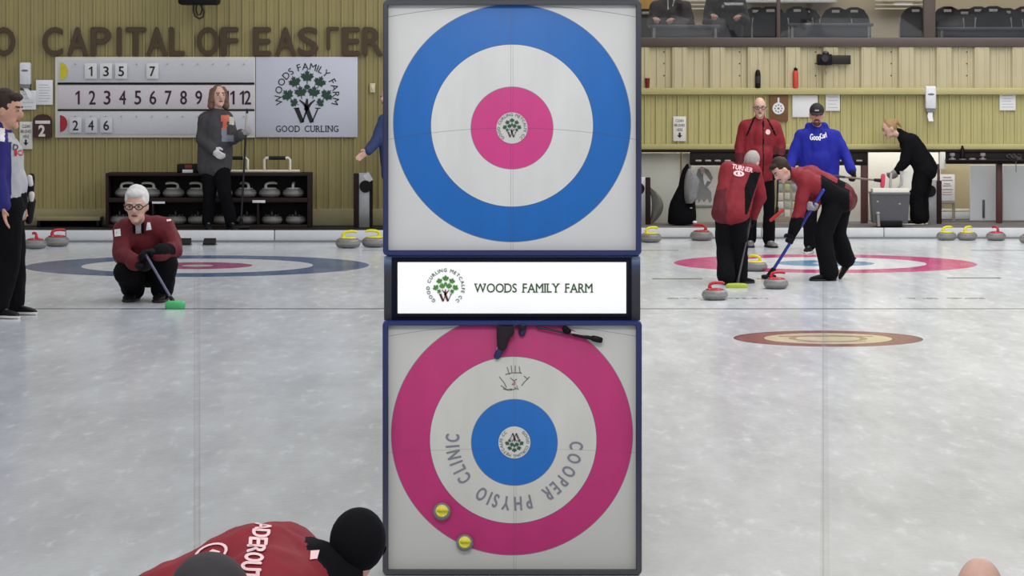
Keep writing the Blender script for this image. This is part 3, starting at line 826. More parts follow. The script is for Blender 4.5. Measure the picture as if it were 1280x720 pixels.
m = MB(); arc_text(m, 'GOOD CURLING METCALFE CC', 557, 359.5, 22, 4.2, ds, 234, -54, .01); m.build('ring_lettering', GRT, sg)
for cx, cy, R_, fl, par in ((640, 160, 19.5, 0, up_b), (643, 553, 20, PI, lo_b)):
    mb = MB(); c = W(cx, cy, DT); mb.cyl(c, c - V((0, .003, 0)), R_ * m_, R_ * m_, 40); bt = mb.build('centre_button', mat('button_white', (205, 205, 200), .5, var=.01), par)
    # children sit under the panel; the emblem is printed on the button
    base = par
    a_, b_ = tree_logo(cx, cy - (1 if fl == 0 else -1), 13.5, DT - .003, .002, fl); a_.build('leaf_emblem', LEAFD, base); b_.build('trunk_letter', mat('grey_ink', (70, 66, 68), .6), base)
    mb = MB(); arc_text(mb, 'GOOD CURLING METCALFE CC', cx, cy, 16.8, 3.6, DT - .003, 234, -54, .0, .002, flip=fl); mb.build('ring_lettering', mat('grey_green_ink', (110, 116, 110), .6), base)
m = MB(); 
arc_text(m, 'COOPER PHYSIO CLINIC', 643, 552, 77.5, 16.5, DT, 2, -189, .03, .002, .62); m.build('lettering', mat('slate_ink', (124, 122, 134), .6), lo_b)
m = MB()
for pl in ([(634, 459), (636, 466), (637, 468)], [(639, 457), (640, 466)], [(644, 457), (644, 466)], [(649, 458), (650, 465), (652, 467)], [(632, 468), (640, 466), (652, 466)],
           [(624, 471), (630, 478), (633, 484)], [(662, 471), (655, 478), (652, 482)], [(626, 482), (634, 487), (640, 486)], [(638, 472), (642, 476), (646, 474)], [(640, 474), (644, 478), (640, 481)],
           [(643, 484), (648, 487), (646, 482)], [(637, 488), (645, 486)], [(655, 470), (660, 474)], [(629, 486), (636, 488)]):
    m.tube([W(x, y, DT - .001) for x, y in pl], .0015, 6)
m.build('sketch_print', mat('grey_line_ink', (96, 94, 100), .7), lo_b)
m = MB(); m.tube([W(641.5, 478.5, DT - .001), W(643.5, 480.5, DT - .001)], .005, 6); m.build('sketch_print', mat('pink_line_ink', (205, 120, 140), .7), lo_b)

# ================================================================== CURLING STONES
GRAN = NT('grey_granite'); tc = GRAN.n('ShaderNodeTexCoord').outputs['Object']
GRAN.put(GRAN.b.inputs['Base Color'], GRAN.mix(GRAN.step(GRAN.noise(tc, 90, 5, .7), .35, .7), lin((84, 84, 86)), lin((150, 148, 146)))); GRAN.b.inputs['Roughness'].default_value = .35
BAND = mat('striking_band', (132, 130, 130), .7, var=.15, scale=120)
PLR = mat('red_handle', (176, 34, 50), .35); PLY = mat('yellow_handle', (214, 206, 44), .35); PLG = mat('pale_grey_handle', (186, 184, 178), .4); PLK = mat('dark_handle', (40, 38, 38), .4)
PRINTW = mat('print_white', (230, 225, 220), .6)
def make_stone(label, handle, group, hm=True):
    r = root('curling_stone', (0, 0, 0), label, 'curling stone', group)
    m = MB(); prof = [(0, .004), (.062, .0), (.066, .004)] + [(.098 + .047 * math.cos(a), .058 + .054 * math.sin(a)) for a in [-1.25 + 2.5 * i / 16 for i in range(17)]] + [(.09, .1135), (0, .1145)]
    m.lathe(prof, (0, 0, 0), 36); b = m.build('granite_body', GRAN.m, r)
    m = MB(); m.lathe([(.1445, .044), (.1462, .046), (.1462, .070), (.1445, .072)], (0, 0, 0), 36); m.build('striking_band', BAND, b)
    m = MB(); m.lathe([(0, .112), (.098, .112), (.102, .116), (.096, .124), (.06, .131), (0, .133)], (0, 0, 0), 30); m.build('top_cap', handle, r)
    m = MB()
    m.tube([(-.052, 0, .126), (-.060, 0, .150), (-.050, 0, .176), (-.015, 0, .190), (.04, 0, .194), (.085, 0, .190), (.108, 0, .180)], [.024, .020, .018, .017, .017, .017, .012], 12)
    m.build('handle', handle, r)
    m = MB()
    for a in (0.4, 1.6, 2.7, 3.8, 5.0): m.cyl((.086 * math.cos(a), .086 * math.sin(a), .120), (.086 * math.cos(a), .086 * math.sin(a), .1275), .010, .008, 8)
    m.build('bolt_dot', PRINTW, r)
    return r
def stone_at(px, py, D, wpx, rz, proto, label, group, first=False, z=None):
    p = W(px, py, D); zz = p.z if z is None else z
    s = wpx * D / F / .290
    if first:
        proto.location = (p.x, D, zz); proto.rotation_euler = (0, 0, rz); proto.scale = (s,) * 3; proto['label'] = label; proto['group'] = group; return proto
    return dup(proto, (p.x, D, zz), rz, label, group, s)
pr = make_stone('', PLR, 'red-handled curling stones'); py_ = make_stone('', PLY, 'yellow-handled curling stones'); pg = make_stone('', PLG, 'spare stones on the rack'); pk = make_stone('', PLK, 'spare stones on the rack')
gR, gY = 'red-handled curling stones', 'yellow-handled curling stones'
def gs(px, py, wpx, rz, proto, label, group, first=False, z=ZL):
    D = GD(py, z); stone_at(px, py, D + .02, wpx, rz, proto, label, group, first, z)
gs(44, 311, 29, 2.0, pr, 'front stone of the red-handled pair at the backboard near the grey-shirted man', gR, True)
gs(71, 308, 31, .5, pr, 'rear stone of the red-handled pair at the backboard under the olive wall', gR)
gs(435, 310, 31, .3, py_, 'yellow-handled stone at the backboard, left of the pair beside the pylon', gY, True)
gs(468, 309, 31, 3.4, py_, 'yellow-handled stone at the backboard partly hidden by the pylon edge', gY)
gs(813, 303, 28, .4, py_, 'yellow-handled stone just right of the pylon on the brighter sheet', gY, z=ZR)
gs(877, 300.8, 29, 2.6, pr, 'red-handled stone at the backboard below the black draped coat', gR, z=ZR)
gs(1183, 300.3, 25, .5, py_, 'left stone of the yellow-handled pair at the backboard under the beige wall', gY, z=ZR)
gs(1209, 300.3, 25, .8, py_, 'right stone of the yellow-handled pair at the backboard under the beige wall', gY, z=ZR)
gs(1245, 300.6, 25, 1.9, pr, 'red-handled stone in front of the red-brown post by the white doors', gR, z=ZR)
gs(1287, 304, 26, 1.0, pr, 'stone cut off by the right edge at the backboard', gR, z=ZR)
gs(945, 339, 28.5, 2.5, py_, 'yellow-handled stone resting in the house between the two sweepers', gY, z=ZR)
gs(893.5, 375, 32.5, .15, pr, 'red-handled stone nearest the camera, left of the lime green broom', gR, z=ZR)
gs(970, 361, 31, .15, pr, 'red-handled stone under the blue broom of the right sweeper', gR, z=ZR)

# rack of spare stones
zt = zWL
DRK = 35.62
RACK = mat('dark_wood_rack', (40, 27, 27), .7, spec=.2, var=.2, scale=10)
rk = root('stone_rack', W(260, 285.4, DRK + .2), 'long dark wooden rack holding two rows of spare curling stones', 'rack')
for nm, x0, y0, x1, y1 in (('shelf', 132, 216.5, 388, 220), ('shelf', 134, 247.5, 386, 253), ('shelf', 134, 281, 386, 285.3), ('side_panel', 132, 219, 135.5, 285.3), ('side_panel', 384, 219, 388, 285.3), ('divider', 321, 253, 323.5, 281), ('divider', 190, 253, 192, 281)):
    m = MB(); m.pbox(x0, y0, x1, y1, DRK, .42); m.build(nm, RACK, rk)
m = MB(); m.pbox(133, 217, 387, 285, DRK + .40, .02); m.build('back_panel', mat('rack_back_dark', (22, 16, 17), .7), rk)
m = MB(); m.pbox(315.5, 250.3, 331.5, 253.6, DRK - .004, .004); m.pbox(190, 252, 206, 254.6, DRK - .004, .004); m.build('shelf_tag', PAPER, rk)
ords = ['first', 'second', 'third', 'fourth', 'fifth', 'sixth', 'seventh', 'eighth']
for i, px in enumerate((157, 187, 217, 247, 277, 307, 337, 367)):
    rz = (0.1, 3.0, 3.1, 3.1, 1.4, 2.4, .5, 1.5)[i]
    stone_at(px, 247.2, DRK + .19, 27, rz, pg, 'grey-handled spare stone, %s from the left on the upper rack shelf' % ords[i], 'spare stones on the upper rack shelf', i == 0, W(0, 247.5, DRK).z)
for i, px in enumerate((150, 178, 220, 248, 279, 309, 340, 370)):
    stone_at(px, 280.8, DRK + .19, 26, 1.57, pk, 'dark-handled spare stone, %s from the left on the lower rack shelf' % ords[i], 'spare stones on the lower rack shelf', i == 0, W(0, 281, DRK).z)
# things on the rack
PVC = mat('white_pvc_pipe', (214, 208, 190), .4); GRIP = mat('black_foam_grip', (24, 22, 22), .8)
for i, (x0, x1, lab) in enumerate(((326, 367, 'white pipe delivery stabiliser with black grip, right one on the rack top'), (279, 314, 'white pipe delivery stabiliser with black grip, behind the woman on the rack'))):
    zb = W(0, 216.5, DRK).z; y0 = DRK + .14
    xa, xb = gx(x0, y0), gx(x1, y0); r = root('delivery_stabiliser', ((xa + xb) / 2, y0, zb), lab, 'curling stabiliser', 'delivery stabilisers on the rack')
    zt_ = W(0, 197.5, y0).z
    m = MB(); m.tube([(xa - .04, y0, zb + .018), (xb + .07, y0, zb + .018)], .017, 12); m.build('base_pipe', PVC, r)
    m = MB(); m.tube([(xa + .04, y0, zb + .02), (xa + .04, y0, zt_ - .02), (xa + .06, y0, zt_), (xb - .06, y0, zt_), (xb - .04, y0, zt_ - .02), (xb - .04, y0, zb + .02)], .016, 12); m.build('handle_frame', PVC, r)
    m = MB(); m.tube([(xa + .09, y0, zt_), (xb - .09, y0, zt_)], .021, 12); m.build('grip', GRIP, r)
r = root('storage_box', W(237, 216.4, DRK + .1), 'black storage box with white label on the rack top behind the woman', 'box')
m = MB(); m.pbox(221, 205, 253, 216.4, DRK + .05, .2); m.build('box_body', BLACK, r)
m = MB(); m.pbox(228, 212, 241, 216, DRK + .046, .004); m.build('label_sticker', PAPER, r)
m = MB(); m.pbox(231, 206, 240, 210.5, DRK + .044, .006); m.build('red_insert', mat('dull_red', (120, 40, 40), .6), r)

# ================================================================== LEFT WALL FURNITURE
DWL = WL - .024                                       # front of the ribs
BRL = mat('brown_letter', (74, 58, 40), .6, var=.1)
ws = root('wall_lettering', W(260, 70, DWL), 'large brown capitals spelling CAPITAL OF EASTERN along the olive wall', 'sign')
for ch, px in (('O', 5), ('C', 66), ('A', 97), ('P', 126), ('I', 149), ('T', 170), ('A', 196), ('L', 221), ('O', 260), ('F', 287), ('E', 327.5), ('A', 357), ('S', 385), ('Γ', 416), ('E', 438.5), ('R', 466), ('N', 496)):
    m = MB(); wd = {'O': 28, 'I': 6, 'L': 20, 'F': 22, 'E': 23, 'Γ': 16}.get(ch, 26)
    put_text(m, ch, px, 52 if ch != 'Γ' else 48, 34 if ch != 'Γ' else 27, DWL - .012, wpx=wd - 2, bold=.036, th=.02); m.build('letter', BRL, ws, False)
# scoreboard
sb_ = root('scoreboard', W(194, 171.5, DWL), 'white three row curling scoreboard with end numbers 1 to 12', 'scoreboard')
FRW = mat('cream_frame', (205, 203, 196), .5, var=.02); BRDW = mat('score_white', (196, 197, 203), .5, var=.015); BRDP = mat('score_blush', (203, 196, 203), .5, var=.015)
m = MB(); m.pbox(69, 71, 319, 172, DWL - .02, .018); m.build('backing', FRW, sb_)
for y0, y1, mt in ((75, 103, BRDW), (106.5, 136, BRDP), (139.5, 168, BRDW)):
    m = MB(); m.pbox(72.5, y0, 317.5, y1, DWL - .026, .012); m.build('row_panel', mt, sb_)
m = MB(); m.pbox(72, 103.3, 318, 105.8, DWL - .03, .012); m.pbox(72, 136.6, 318, 138.6, DWL - .03, .012); m.build('divider_strip', BLACK, sb_)
def halfdisc(px, py, r, mt, nm):
    m = MB(); pts = []
    for i in range(17):
        a = -PI / 2 + PI * i / 16; p = W(px + r * .92 * math.cos(a), py - r * 1.05 * math.sin(a), DWL - .03); pts.append((p.x, p.z))
    m.prism(pts, DWL - .032, DWL - .024); o = m.build(nm, mt, sb_); return o
halfdisc(75, 89, 10.5, mat('team_yellow', (196, 184, 40), .5), 'team_marker')['label'] = 'yellow half-disc'
halfdisc(75, 154.5, 10, mat('team_red', (158, 24, 48), .5), 'team_marker')['label'] = 'red half-disc'
for i, px in enumerate((97, 115.3, 134, 153.3, 172.3, 191.2, 210.4, 229.5, 248.5, 268, 287, 306)):
    t_ = str(i + 1); m = MB()
    for j, ch in enumerate(t_): put_text(m, ch, px + (0 if len(t_) == 1 else (-3.6, 3.6)[j]), 122, 17, DWL - .026, wpx=8 if ch != '1' else 5.4, bold=.014, th=.004)
    m.build('numeral', mat('maroon_ink', (52, 20, 36), .6), sb_)
m = MB()
for row in (80, 147):
    for i in range(12):
        a = W(94 + i * 19.2, row - (1.5 if row > 100 else 0), DWL - .026); m.cyl(a, a - V((0, .02, 0)), .006, .006, 8)
m.build('peg', mat('peg_grey', (150, 148, 150), .5, metal=.4), sb_)
for t_, px, py in (('1', 113.4, 89.5), ('3', 132.5, 89.5), ('5', 151.5, 89.5), ('7', 190.5, 89.5), ('2', 94.3, 157), ('4', 113.8, 157), ('6', 132.8, 157)):
    top = py < 120
    r = root('number_card', W(px, py + 9, DWL - .05), 'white card numbered %s hung on the %s score row' % (t_, 'top yellow' if top else 'bottom red'), 'number card', 'score cards')
    m = MB(); m.pbox(px - 7.6, py - 10.5, px + 7.6, py + 9, DWL - .05, .006); m.build('card', mat('card_white', (214, 214, 216), .5, var=.01) if top else BRDW, r)
    m = MB(); put_text(m, t_, px, py - .3, 12, DWL - .05, wpx=6.6 if t_ != '1' else 4.4, bold=.02, th=.003); m.build('numeral', DARK, r)
# farm sign on the wall
fs = root('farm_sign', W(383, 171.5, DWL), 'square white wall sign with green maple leaf tree and words GOOD CURLING', 'sign')
m = MB(); m.pbox(319.8, 71, 447, 171.5, DWL - .02, .018); m.build('panel', mat('sign_panel_cool', (196, 198, 212), .45, var=.01), fs)
a_, b_ = tree_logo(384, 119, 37, DWL - .02); a_.build('leaf_emblem', mat('forest_green', (36, 66, 52), .6, var=.1), fs); b_.build('trunk_letter', INK, fs)
m = MB(); arc_text(m, 'WOODS FAMILY FARM', 384, 119, 36, 8.4, DWL - .02, 201, -20, .004); m.build('ring_lettering', INK, fs)
m = MB(); spaced(m, 'GOOD CURLING', 345, 423, 161, 7.8, DWL - .02, .012); m.build('lettering', INK, fs)
# small wall things
def paper(px0, py0, px1, py1, D, label, lines=6, mt=PAPER, tilt=0, group=None, marks=True):
    r = root('paper_notice', W((px0 + px1) / 2, py1, D), label, 'notice', group)
    m = MB(); m.pbox(px0, py0, px1, py1, D - .006, .005, .0008); m.build('sheet', mt, r)
    if lines:
        m = MB(); h = (py1 - py0)
        for i in range(lines):
            yy = py0 + h * (.2 + .65 * i / max(1, lines - 1)); w = (px1 - px0) * (.34 if i % 3 else .28); cx = (px0 + px1) / 2 - (0 if i % 3 else (px1 - px0) * .05)
            a = W(cx, yy, D - .0065); m.box(a, (2 * w * D / F, .002, h * .022 * D / F))
        m.build('print', mat('faint_print', (168, 166, 172), .8), r)
    return r
paper(45, 100, 66, 131, DWL, 'white notice sheet pinned beside the scoreboard, upper right of the two papers', 7)
paper(25, 113, 45, 137, DWL - .008, 'white notice sheet behind the head of the man in grey', 4)
paper(57, 95, 62, 105, DWL - .012, 'tiny slip of paper over the notice by the scoreboard', 0) if False else None
def dispenser(x0, y0, x1, y1, D, label, tail):
    r = root('towel_dispenser', W((x0 + x1) / 2, y1, D), label, 'dispenser', 'paper towel dispensers')
    m = MB(); m.pbox(x0, y0, x1, y1, D - .10, .10, .02); m.build('housing', mat('dispenser_white', (214, 216, 222), .4), r)
    m = MB(); m.pbox(x0 + 1, y1 - .3, x1 - 1, y1 + 4, D - .08, .08, .006); m.build('lower_tray', mat('dispenser_grey', (128, 128, 130), .5), r)
    a = W((x0 + x1) / 2, y0 + (y1 - y0) * .36, D - .101); m = MB(); m.ell(a, ((x1 - x0) * .32 * D / F, .006, 1.3 * D / F)); m.build('viewing_slot', mat('slot_grey', (110, 110, 116), .4), r)
    m = MB(); w = (x1 - x0) * .28 * D / F; pts = []
    for i, (u, v, d) in enumerate(tail):
        a = W(u, v, D - .06 - d); pts.append((a, a + V((w * 1.6, 0, 0))))
    vs = [p for pr_ in pts for p in pr_]; n = len(vs); fs_ = [(2 * i, 2 * i + 1, 2 * i + 3, 2 * i + 2) for i in range(len(pts) - 1)]
    m.add(vs + [p + V((0, .006, 0)) for p in vs], fs_ + [tuple(i + n for i in f)[::-1] for f in fs_]); m.build('paper_towel', PAPER, r)
dispenser(24, 78, 38, 106, DWL, 'white paper towel dispenser on the olive wall left of the scoreboard', [(28, 109, 0), (32, 115, .01), (35, 121, .03), (37, 125, .02)])
dispenser(1157, 107.5, 1170.5, 136, WR - .026, 'white paper towel dispenser on the pale olive wall above the bending woman', [(1160, 139, 0), (1159.5, 146, .02), (1161, 151.5, .03)])
def brush_sign(x0, y0, x1, y1, D, label):
    r = root('brush_sign', W((x0 + x1) / 2, y1, D), label, 'sign', 'clean brushes signs')
    m = MB(); m.pbox(x0, y0, x1, y1, D - .012, .012); m.build('plate', mat('sign_plate_white', (214, 212, 210), .5, var=.02), r)
    m = MB(); cx = (x0 + x1) / 2; h = y1 - y0; w = x1 - x0
    for i, t_ in enumerate(('CLEAN', 'BRUSHES', 'HERE')): put_text(m, t_, cx, y0 + h * (.17 + .185 * i), h * .115, D - .012, wpx=w * (.62, .82, .46)[i], bold=.004, th=.002)
    ay = y0 + h * .76; hh = h * .11
    p = [(cx - 1.2, ay - hh), (cx + 1.2, ay - hh), (cx + 1.2, ay), (cx + 3.4, ay), (cx, ay + hh), (cx - 3.4, ay), (cx - 1.2, ay)]
    m.prism([(W(a, b, D).x, W(a, b, D).z) for a, b in p], D - .014, D - .011); m.build('lettering', DARK, r)
brush_sign(24.5, 152, 40.5, 186.5, DWL, 'white CLEAN BRUSHES HERE sign behind the man in the grey top')
brush_sign(841.5, 145.5, 857.5, 176.5, WR - .026, 'white CLEAN BRUSHES HERE sign on the pale olive wall right of the pylon')
r = root('sheet_number_sign', W(53.5, 172, DWL), 'dark brown arched board with a white 2', 'sign')
m = MB(); pts = [(W(x, y, DWL).x, W(x, y, DWL).z) for x, y in ((42.5, 172), (42.5, 150), (44, 146.5), (48, 143.5), (53.7, 142.6), (59.5, 143.5), (63.5, 146.5), (65, 150), (65, 172))]
m.prism(pts, DWL - .05, DWL); m.build('board', mat('board_brown', (58, 34, 30), .6), r)
m = MB(); m.pbox(44, 150.8, 62.6, 154.8, DWL - .056, .006); m.build('white_bar', mat('bar_white', (210, 205, 200), .6), r)
m = MB(); put_text(m, '2', 52.3, 163.5, 14.5, DWL - .05, wpx=8.4, bold=.04, th=.008); m.build('numeral', mat('numeral_white', (214, 200, 196), .6), r)
r = root('light_switch', W(466, 115, DWL), 'cream light switch plate between the farm sign and the pylon', 'switch')
m = MB(); m.pbox(462.5, 104, 469, 115.5, DWL - .012, .012); m.build('plate', mat('switch_cream', (204, 196, 158), .5), r)
m = MB(); m.pbox(464.7, 107.5, 466.8, 112, DWL - .02, .01); m.build('toggle', mat('switch_pale', (222, 216, 190), .5), r)
r = root('ceiling_heater', W(247, 6, WL - .6), 'black box fixture with looped cable hanging at the top of the olive wall', 'fixture')
m = MB(); m.pbox(222, -26, 272, 5.8, WL - .6, .4); m.build('housing', BLACK, r)
m = MB(); D_ = WL - .5
m.tube([W(x, y, D_) for x, y in ((242, 4), (242, 14), (244, 20), (249, 23.5), (254, 21), (255, 15), (252, 9), (252, 4))], .012, 8); m.tube([W(x, y, D_ + .1) for x, y in ((246, 4), (245, 12), (247, 19), (251, 18), (253, 10), (249, 4))], .010, 8)
m.build('cable_loop', mat('cable_dark', (50, 46, 40), .7), r)
m = MB(); m.tube([W(230, -24, D_), W(230, -110, D_)], .02, 8); m.tube([W(264, -24, D_), W(264, -110, D_)], .02, 8); m.build('hanger', BLACK, r)
# low bench
r = root('low_bench', W(85, 284, WL - .4), 'low dark bench with olive top against the wall beside the stone rack', 'bench')
m = MB(); m.pbox(45, 271.5, 125, 276, WL - .40, .32); m.build('bench_top', OLIVE_P, r)
for a, b in ((46, 50), (120, 124)):
    m = MB(); m.pbox(a, 276, b, 284, WL - .38, .28); m.build('leg', BLACK, r)
m = MB(); m.pbox(50, 276, 120, 283, WL - .14, .03); m.build('back_rail', mat('deep_shadow_black', (10, 9, 9), .9), r)  # panel coloured as the deep shade under the bench top
# brush cleaning posts
def brush_post(label, px, y0, y1, D, mirror=1, z=None):
    r = root('brush_cleaning_post', W(px, y1, D + .1), label, 'brush cleaner', 'brush cleaning posts')
    m = MB(); m.pbox(px - 6.5, y0 + 2, px + 7, y1, D, .10, .006); m.build('steel_column', STEEL, r)
    m = MB(); x0 = px - 13 if mirror > 0 else px + 7; m.pbox(x0, y0 + 3, x0 + 6.2, y1, D - .01, .14); m.pbox(px + (7.2 if mirror > 0 else -9), y0 + 12, px + (10.5 if mirror > 0 else -6.7), y1, D + .02, .1); m.build('side_board', RACK, r)
    a = W(px + 2 * mirror, y0 + (y1 - y0) * .27, D); m = MB(); m.cyl(a + V((0, .01, 0)), a - V((0, .05, 0)), 7.6 * D / F, 7.6 * D / F, 28); m.build('round_brush', BLACK, r)
    return r
r = brush_post('steel brush cleaning post with black round brush at the left backboard', 455, 214, 284.5, WL - .5)
m = MB(); a = W(460, 222, WL - .52); m.box(a, (.075, .012, .10), Matrix.Rotation(-.55, 3, 'Y')); m.build('cloth_flap', PAPER, r)

# ================================================================== RIGHT WALL FURNITURE
DWR = WR - .026
r = root('dial_board', W(973.5, 151, DWR), 'brown wooden board carrying a round white dial on the pale olive wall', 'board')
m = MB(); m.pbox(962, 112, 985, 151, DWR - .03, .03); m.build('board', mat('walnut_board', (112, 78, 46), .6, var=.12), r)
a = W(973, 135.5, DWR - .03); m = MB(); m.cyl(a, a - V((0, .012, 0)), 7.4 * DWR / F, seg=32); dl = m.build('dial', WHITE, r)
m = MB()
for i in range(8):
    b = a + V((math.cos(i * PI / 4) * .045, -.014, math.sin(i * PI / 4) * .045)); m.ell(b, (.010, .004, .010), None, 10, 6)
m.ell(a + V((0, -.014, 0)), (.014, .004, .014), None, 10, 6); m.build('dial_marks', mat('dial_grey', (120, 104, 104), .6), dl)
m = MB(); m.pbox(971.9, 122, 974.3, 129, DWR - .04, .012); m.build('pointer', WHITE, r)
paper(990.5, 119, 1022, 146.5, DWR, 'large blank white sheet pinned between the dial board and the man in blue', 0)
paper(1032, 111.5, 1050, 138.5, DWR, 'white notice sheet on the wall above the right shoulder of the man in blue', 5)
paper(1249.5, 110.5, 1269.5, 138, DWR, 'white notice sheet near the right end of the pale olive wall', 6)
# things standing on the beam
zb = zr(110); yb = WR - .06
zb += 0.0
def on_beam(px): return V((gx(px, WR - .03), WR - .075, zb))
r = root('cup', on_beam(809), 'small dark red cup on the ledge beside the pylon', 'cup'); p = on_beam(809)
m = MB(); m.lathe([(0, 0), (.026, 0), (.034, .125), (.031, .125), (.025, .01), (0, .01)], p, 20); m.build('cup_body', mat('cup_red', (104, 22, 22), .4), r)
m = MB(); m.lathe([(.0335, .118), (.036, .120), (.036, .128), (.0335, .130)], p, 20); m.build('rim', mat('rim_red', (126, 34, 34), .4), r)
p = on_beam(947); r = root('bottle', p, 'tall black bottle standing on the ledge above the bald man', 'bottle')
m = MB(); m.lathe([(0, 0), (.034, 0), (.036, .01), (.036, .17), (.030, .215), (.018, .235), (0, .238)], p, 20); m.build('bottle_body', BLACK, r)
m = MB(); m.lathe([(.0362, .06), (.037, .062), (.037, .15), (.0362, .152)], p, 20); m.build('sleeve', mat('sleeve_dark', (40, 36, 40), .6), r)
p = on_beam(994); r = root('bottle', p, 'red squeeze bottle with black cap standing on the ledge', 'bottle')
m = MB(); m.lathe([(0, 0), (.034, 0), (.036, .01), (.036, .20), (.028, .225), (0, .226)], p, 20); m.build('bottle_body', mat('bottle_red', (196, 66, 56), .4), r)
m = MB(); m.lathe([(.022, .225), (.024, .235), (.02, .255), (0, .258)], p + V((.006, 0, 0)), 16); m.tube([p + V((-.02, 0, .235)), p + V((-.01, 0, .262)), p + V((.012, 0, .262))], .006, 8); m.build('lid', BLACK, r)
r = root('wall_camera', W(1042, 82, WR - .2), 'small black camera on a long black bracket on the cream wall', 'camera')
m = MB(); m.pbox(1021, 69, 1063.5, 80.5, WR - .12, .06); m.build('bracket', mat('bracket_black', (26, 20, 20), .5), r)
m = MB(); m.pbox(1022, 67.5, 1040, 81.5, WR - .2, .08, .01); m.build('camera_body', BLACK, r)
m = MB(); a = W(1031, 73, WR - .2); m.cyl(a, a - V((0, .04, 0)), .05, .045, 20); m.ell(W(1032, 66.5, WR - .16), (.045, .04, .03)); m.build('lens', mat('lens_dark', (48, 44, 48), .2), r)
m = MB(); m.tube([W(1035, 81, WR - .15), W(1031, 87, WR - .12), W(1033, 92, WR - .1)], .008, 8); m.build('cable', mat('cable_pale', (150, 142, 112), .6), r)
# under the lintel
r = root('picture_poster', W(881.5, 258, WR + .29), 'grey and white abstract poster on the pale wall behind the draped coat', 'poster')
m = MB(); m.pbox(868, 207.5, 895, 258, WR + .28, .02); m.build('sheet', mat('poster_sheet', (200, 198, 192), .6), r)
m = MB(); D_ = WR + .278
def pblob(m, pts): m.prism([(W(a, b, D_).x, W(a, b, D_).z) for a, b in pts], D_, D_ + .003)
pblob(m, [(872, 212), (877, 208), (886, 212), (891, 222), (889, 228), (884, 234), (889, 240), (890, 250), (887, 254), (884, 248), (880, 253), (877, 249), (873, 254), (871, 243), (874, 233), (870, 222)]); m.build('grey_print', mat('poster_grey', (132, 134, 136), .6), r)
m = MB(); D_ -= .004; pblob(m, [(879, 214), (883, 219), (889, 227), (884, 226), (881, 232), (879, 224)]); m.build('white_print', WHITE, r)
m = MB(); D_ -= .001; pblob(m, [(875, 210), (880, 209), (881, 216), (877, 218)]); m.build('pink_print', mat('poster_pink', (196, 170, 168), .6), r)
m = MB(); m.pbox(867.5, 255.5, 895.5, 258.5, WR + .27, .02); m.build('frame_rail', mat('rail_grey', (140, 140, 138), .5), r)
r = root('notice_board', W(984, 276, WR + .4), 'wooden framed notice board covered with small papers behind the sweepers', 'notice board')
m = MB(); m.pbox(967, 214, 1002, 277, WR + .40, .04); m.build('frame', mat('notice_wood', (176, 158, 128), .6), r)
m = MB(); m.pbox(970, 217, 999.5, 274.5, WR + .395, .01); m.build('cork', mat('notice_cork', (168, 160, 142), .8, var=.1), r)
ncol = [(206, 204, 196), (182, 180, 178), (214, 210, 214), (172, 178, 170), (196, 193, 152), (168, 172, 180), (210, 200, 190)]
k_ = 0
for rowy in (220, 230, 241, 252, 262):
    for cx in (972, 981, 990.5):
        w = random.uniform(6, 8); h = random.uniform(7.5, 9.5)
        m = MB(); m.pbox(cx, rowy, cx + w, rowy + h, WR + .388, .003); c = ncol[k_ % 7]; m.build('pinned_paper', mat('pinned_%d' % (k_ % 7), c, .8), r); k_ += 1
r = root('standing_notice', W(1184, 278, WR + .7), 'white printed notice on a thin metal stand in the beige opening', 'notice')
m = MB(); m.pbox(1175.5, 218, 1193.5, 251, WR + .60, .02); m.build('sheet', PAPER, r)
m = MB()
for yy, w in ((221.5, 5), (225, 7), (229.5, 4), (232, 5.5), (236.5, 7.5), (240, 6), (243, 7)):
    a = W(1184, yy, WR + .598); m.box(a, (w * 2 * WR / F, .003, .9 * WR / F))
m.build('print', mat('rosy_print', (190, 160, 162), .8), r)
m = MB(); m.pbox(1175.5, 251.5, 1193, 255, WR + .6, .04); m.tube([W(1192, 253, WR + .63), W(1192, 279, WR + .63)], .02, 8); m.build('stand', mat('stand_grey', (140, 134, 124), .5), r)
# shelf things in the right lintel
CUPG = mat('grey_cup', (136, 132, 130), .4)
cup_l = ['leftmost grey trophy cup on the dark shelf beside the white post', 'black cup with a dark cap sticking above the shelf edge', 'low grey dish on the dark shelf between the cups', 'rightmost grey trophy cup on the dark shelf under the wall']
for i, px in enumerate((1190.5, 1203, 1215.5, 1228.5)):
    p = W(px, 199.5, WR - .16); r = root('shelf_cup', p, cup_l[i], 'cup', 'cups on the dark shelf')
    hh = (.085, .18, .02, .085)[i]; mt = BLACK if i == 1 else CUPG
    m = MB(); m.lathe([(0, 0), (.045, 0), (.045, .012), (.018, .02), (.018, hh * .4), (.036, hh * .6), (.034, hh), (0, hh)] if i != 1 else [(0, 0), (.028, 0), (.028, .13), (.016, .16), (.014, hh), (0, hh)], p, 18); m.build('cup_body', mt, r)
    m = MB(); m.lathe([(0, -.001), (.048, -.001), (.048, .010), (0, .010)], p, 18); m.build('foot', SLOT, r)
structure(panel('trim_46', 1183, 199.6, 1420, 201.2, WR - .22, BEAM, .17))
r = root('cable_coil', W(1268, 200, WR - .1), 'tangled dark cable coil on the shelf at the right edge', 'cable')
m = MB(); pts = []
for i in range(60):
    a = i * .55; pts.append(W(1268 + 10 * math.cos(a) * (.6 + .4 * math.sin(i * .23)), 197 + 3.4 * math.sin(a * 1.1) + 1.0 * math.cos(i * .7), WR - .15 + .03 * math.sin(i * .9)))
m.tube(pts, .012, 6); m.build('cable', mat('cable_grey', (58, 54, 54), .6), r)
m = MB(); m.tube([W(1270, 200, WR - .16), W(1270, 215, WR - .15)], .006, 6); m.build('cable_end', mat('cable_grey2', (120, 118, 118), .6), r)
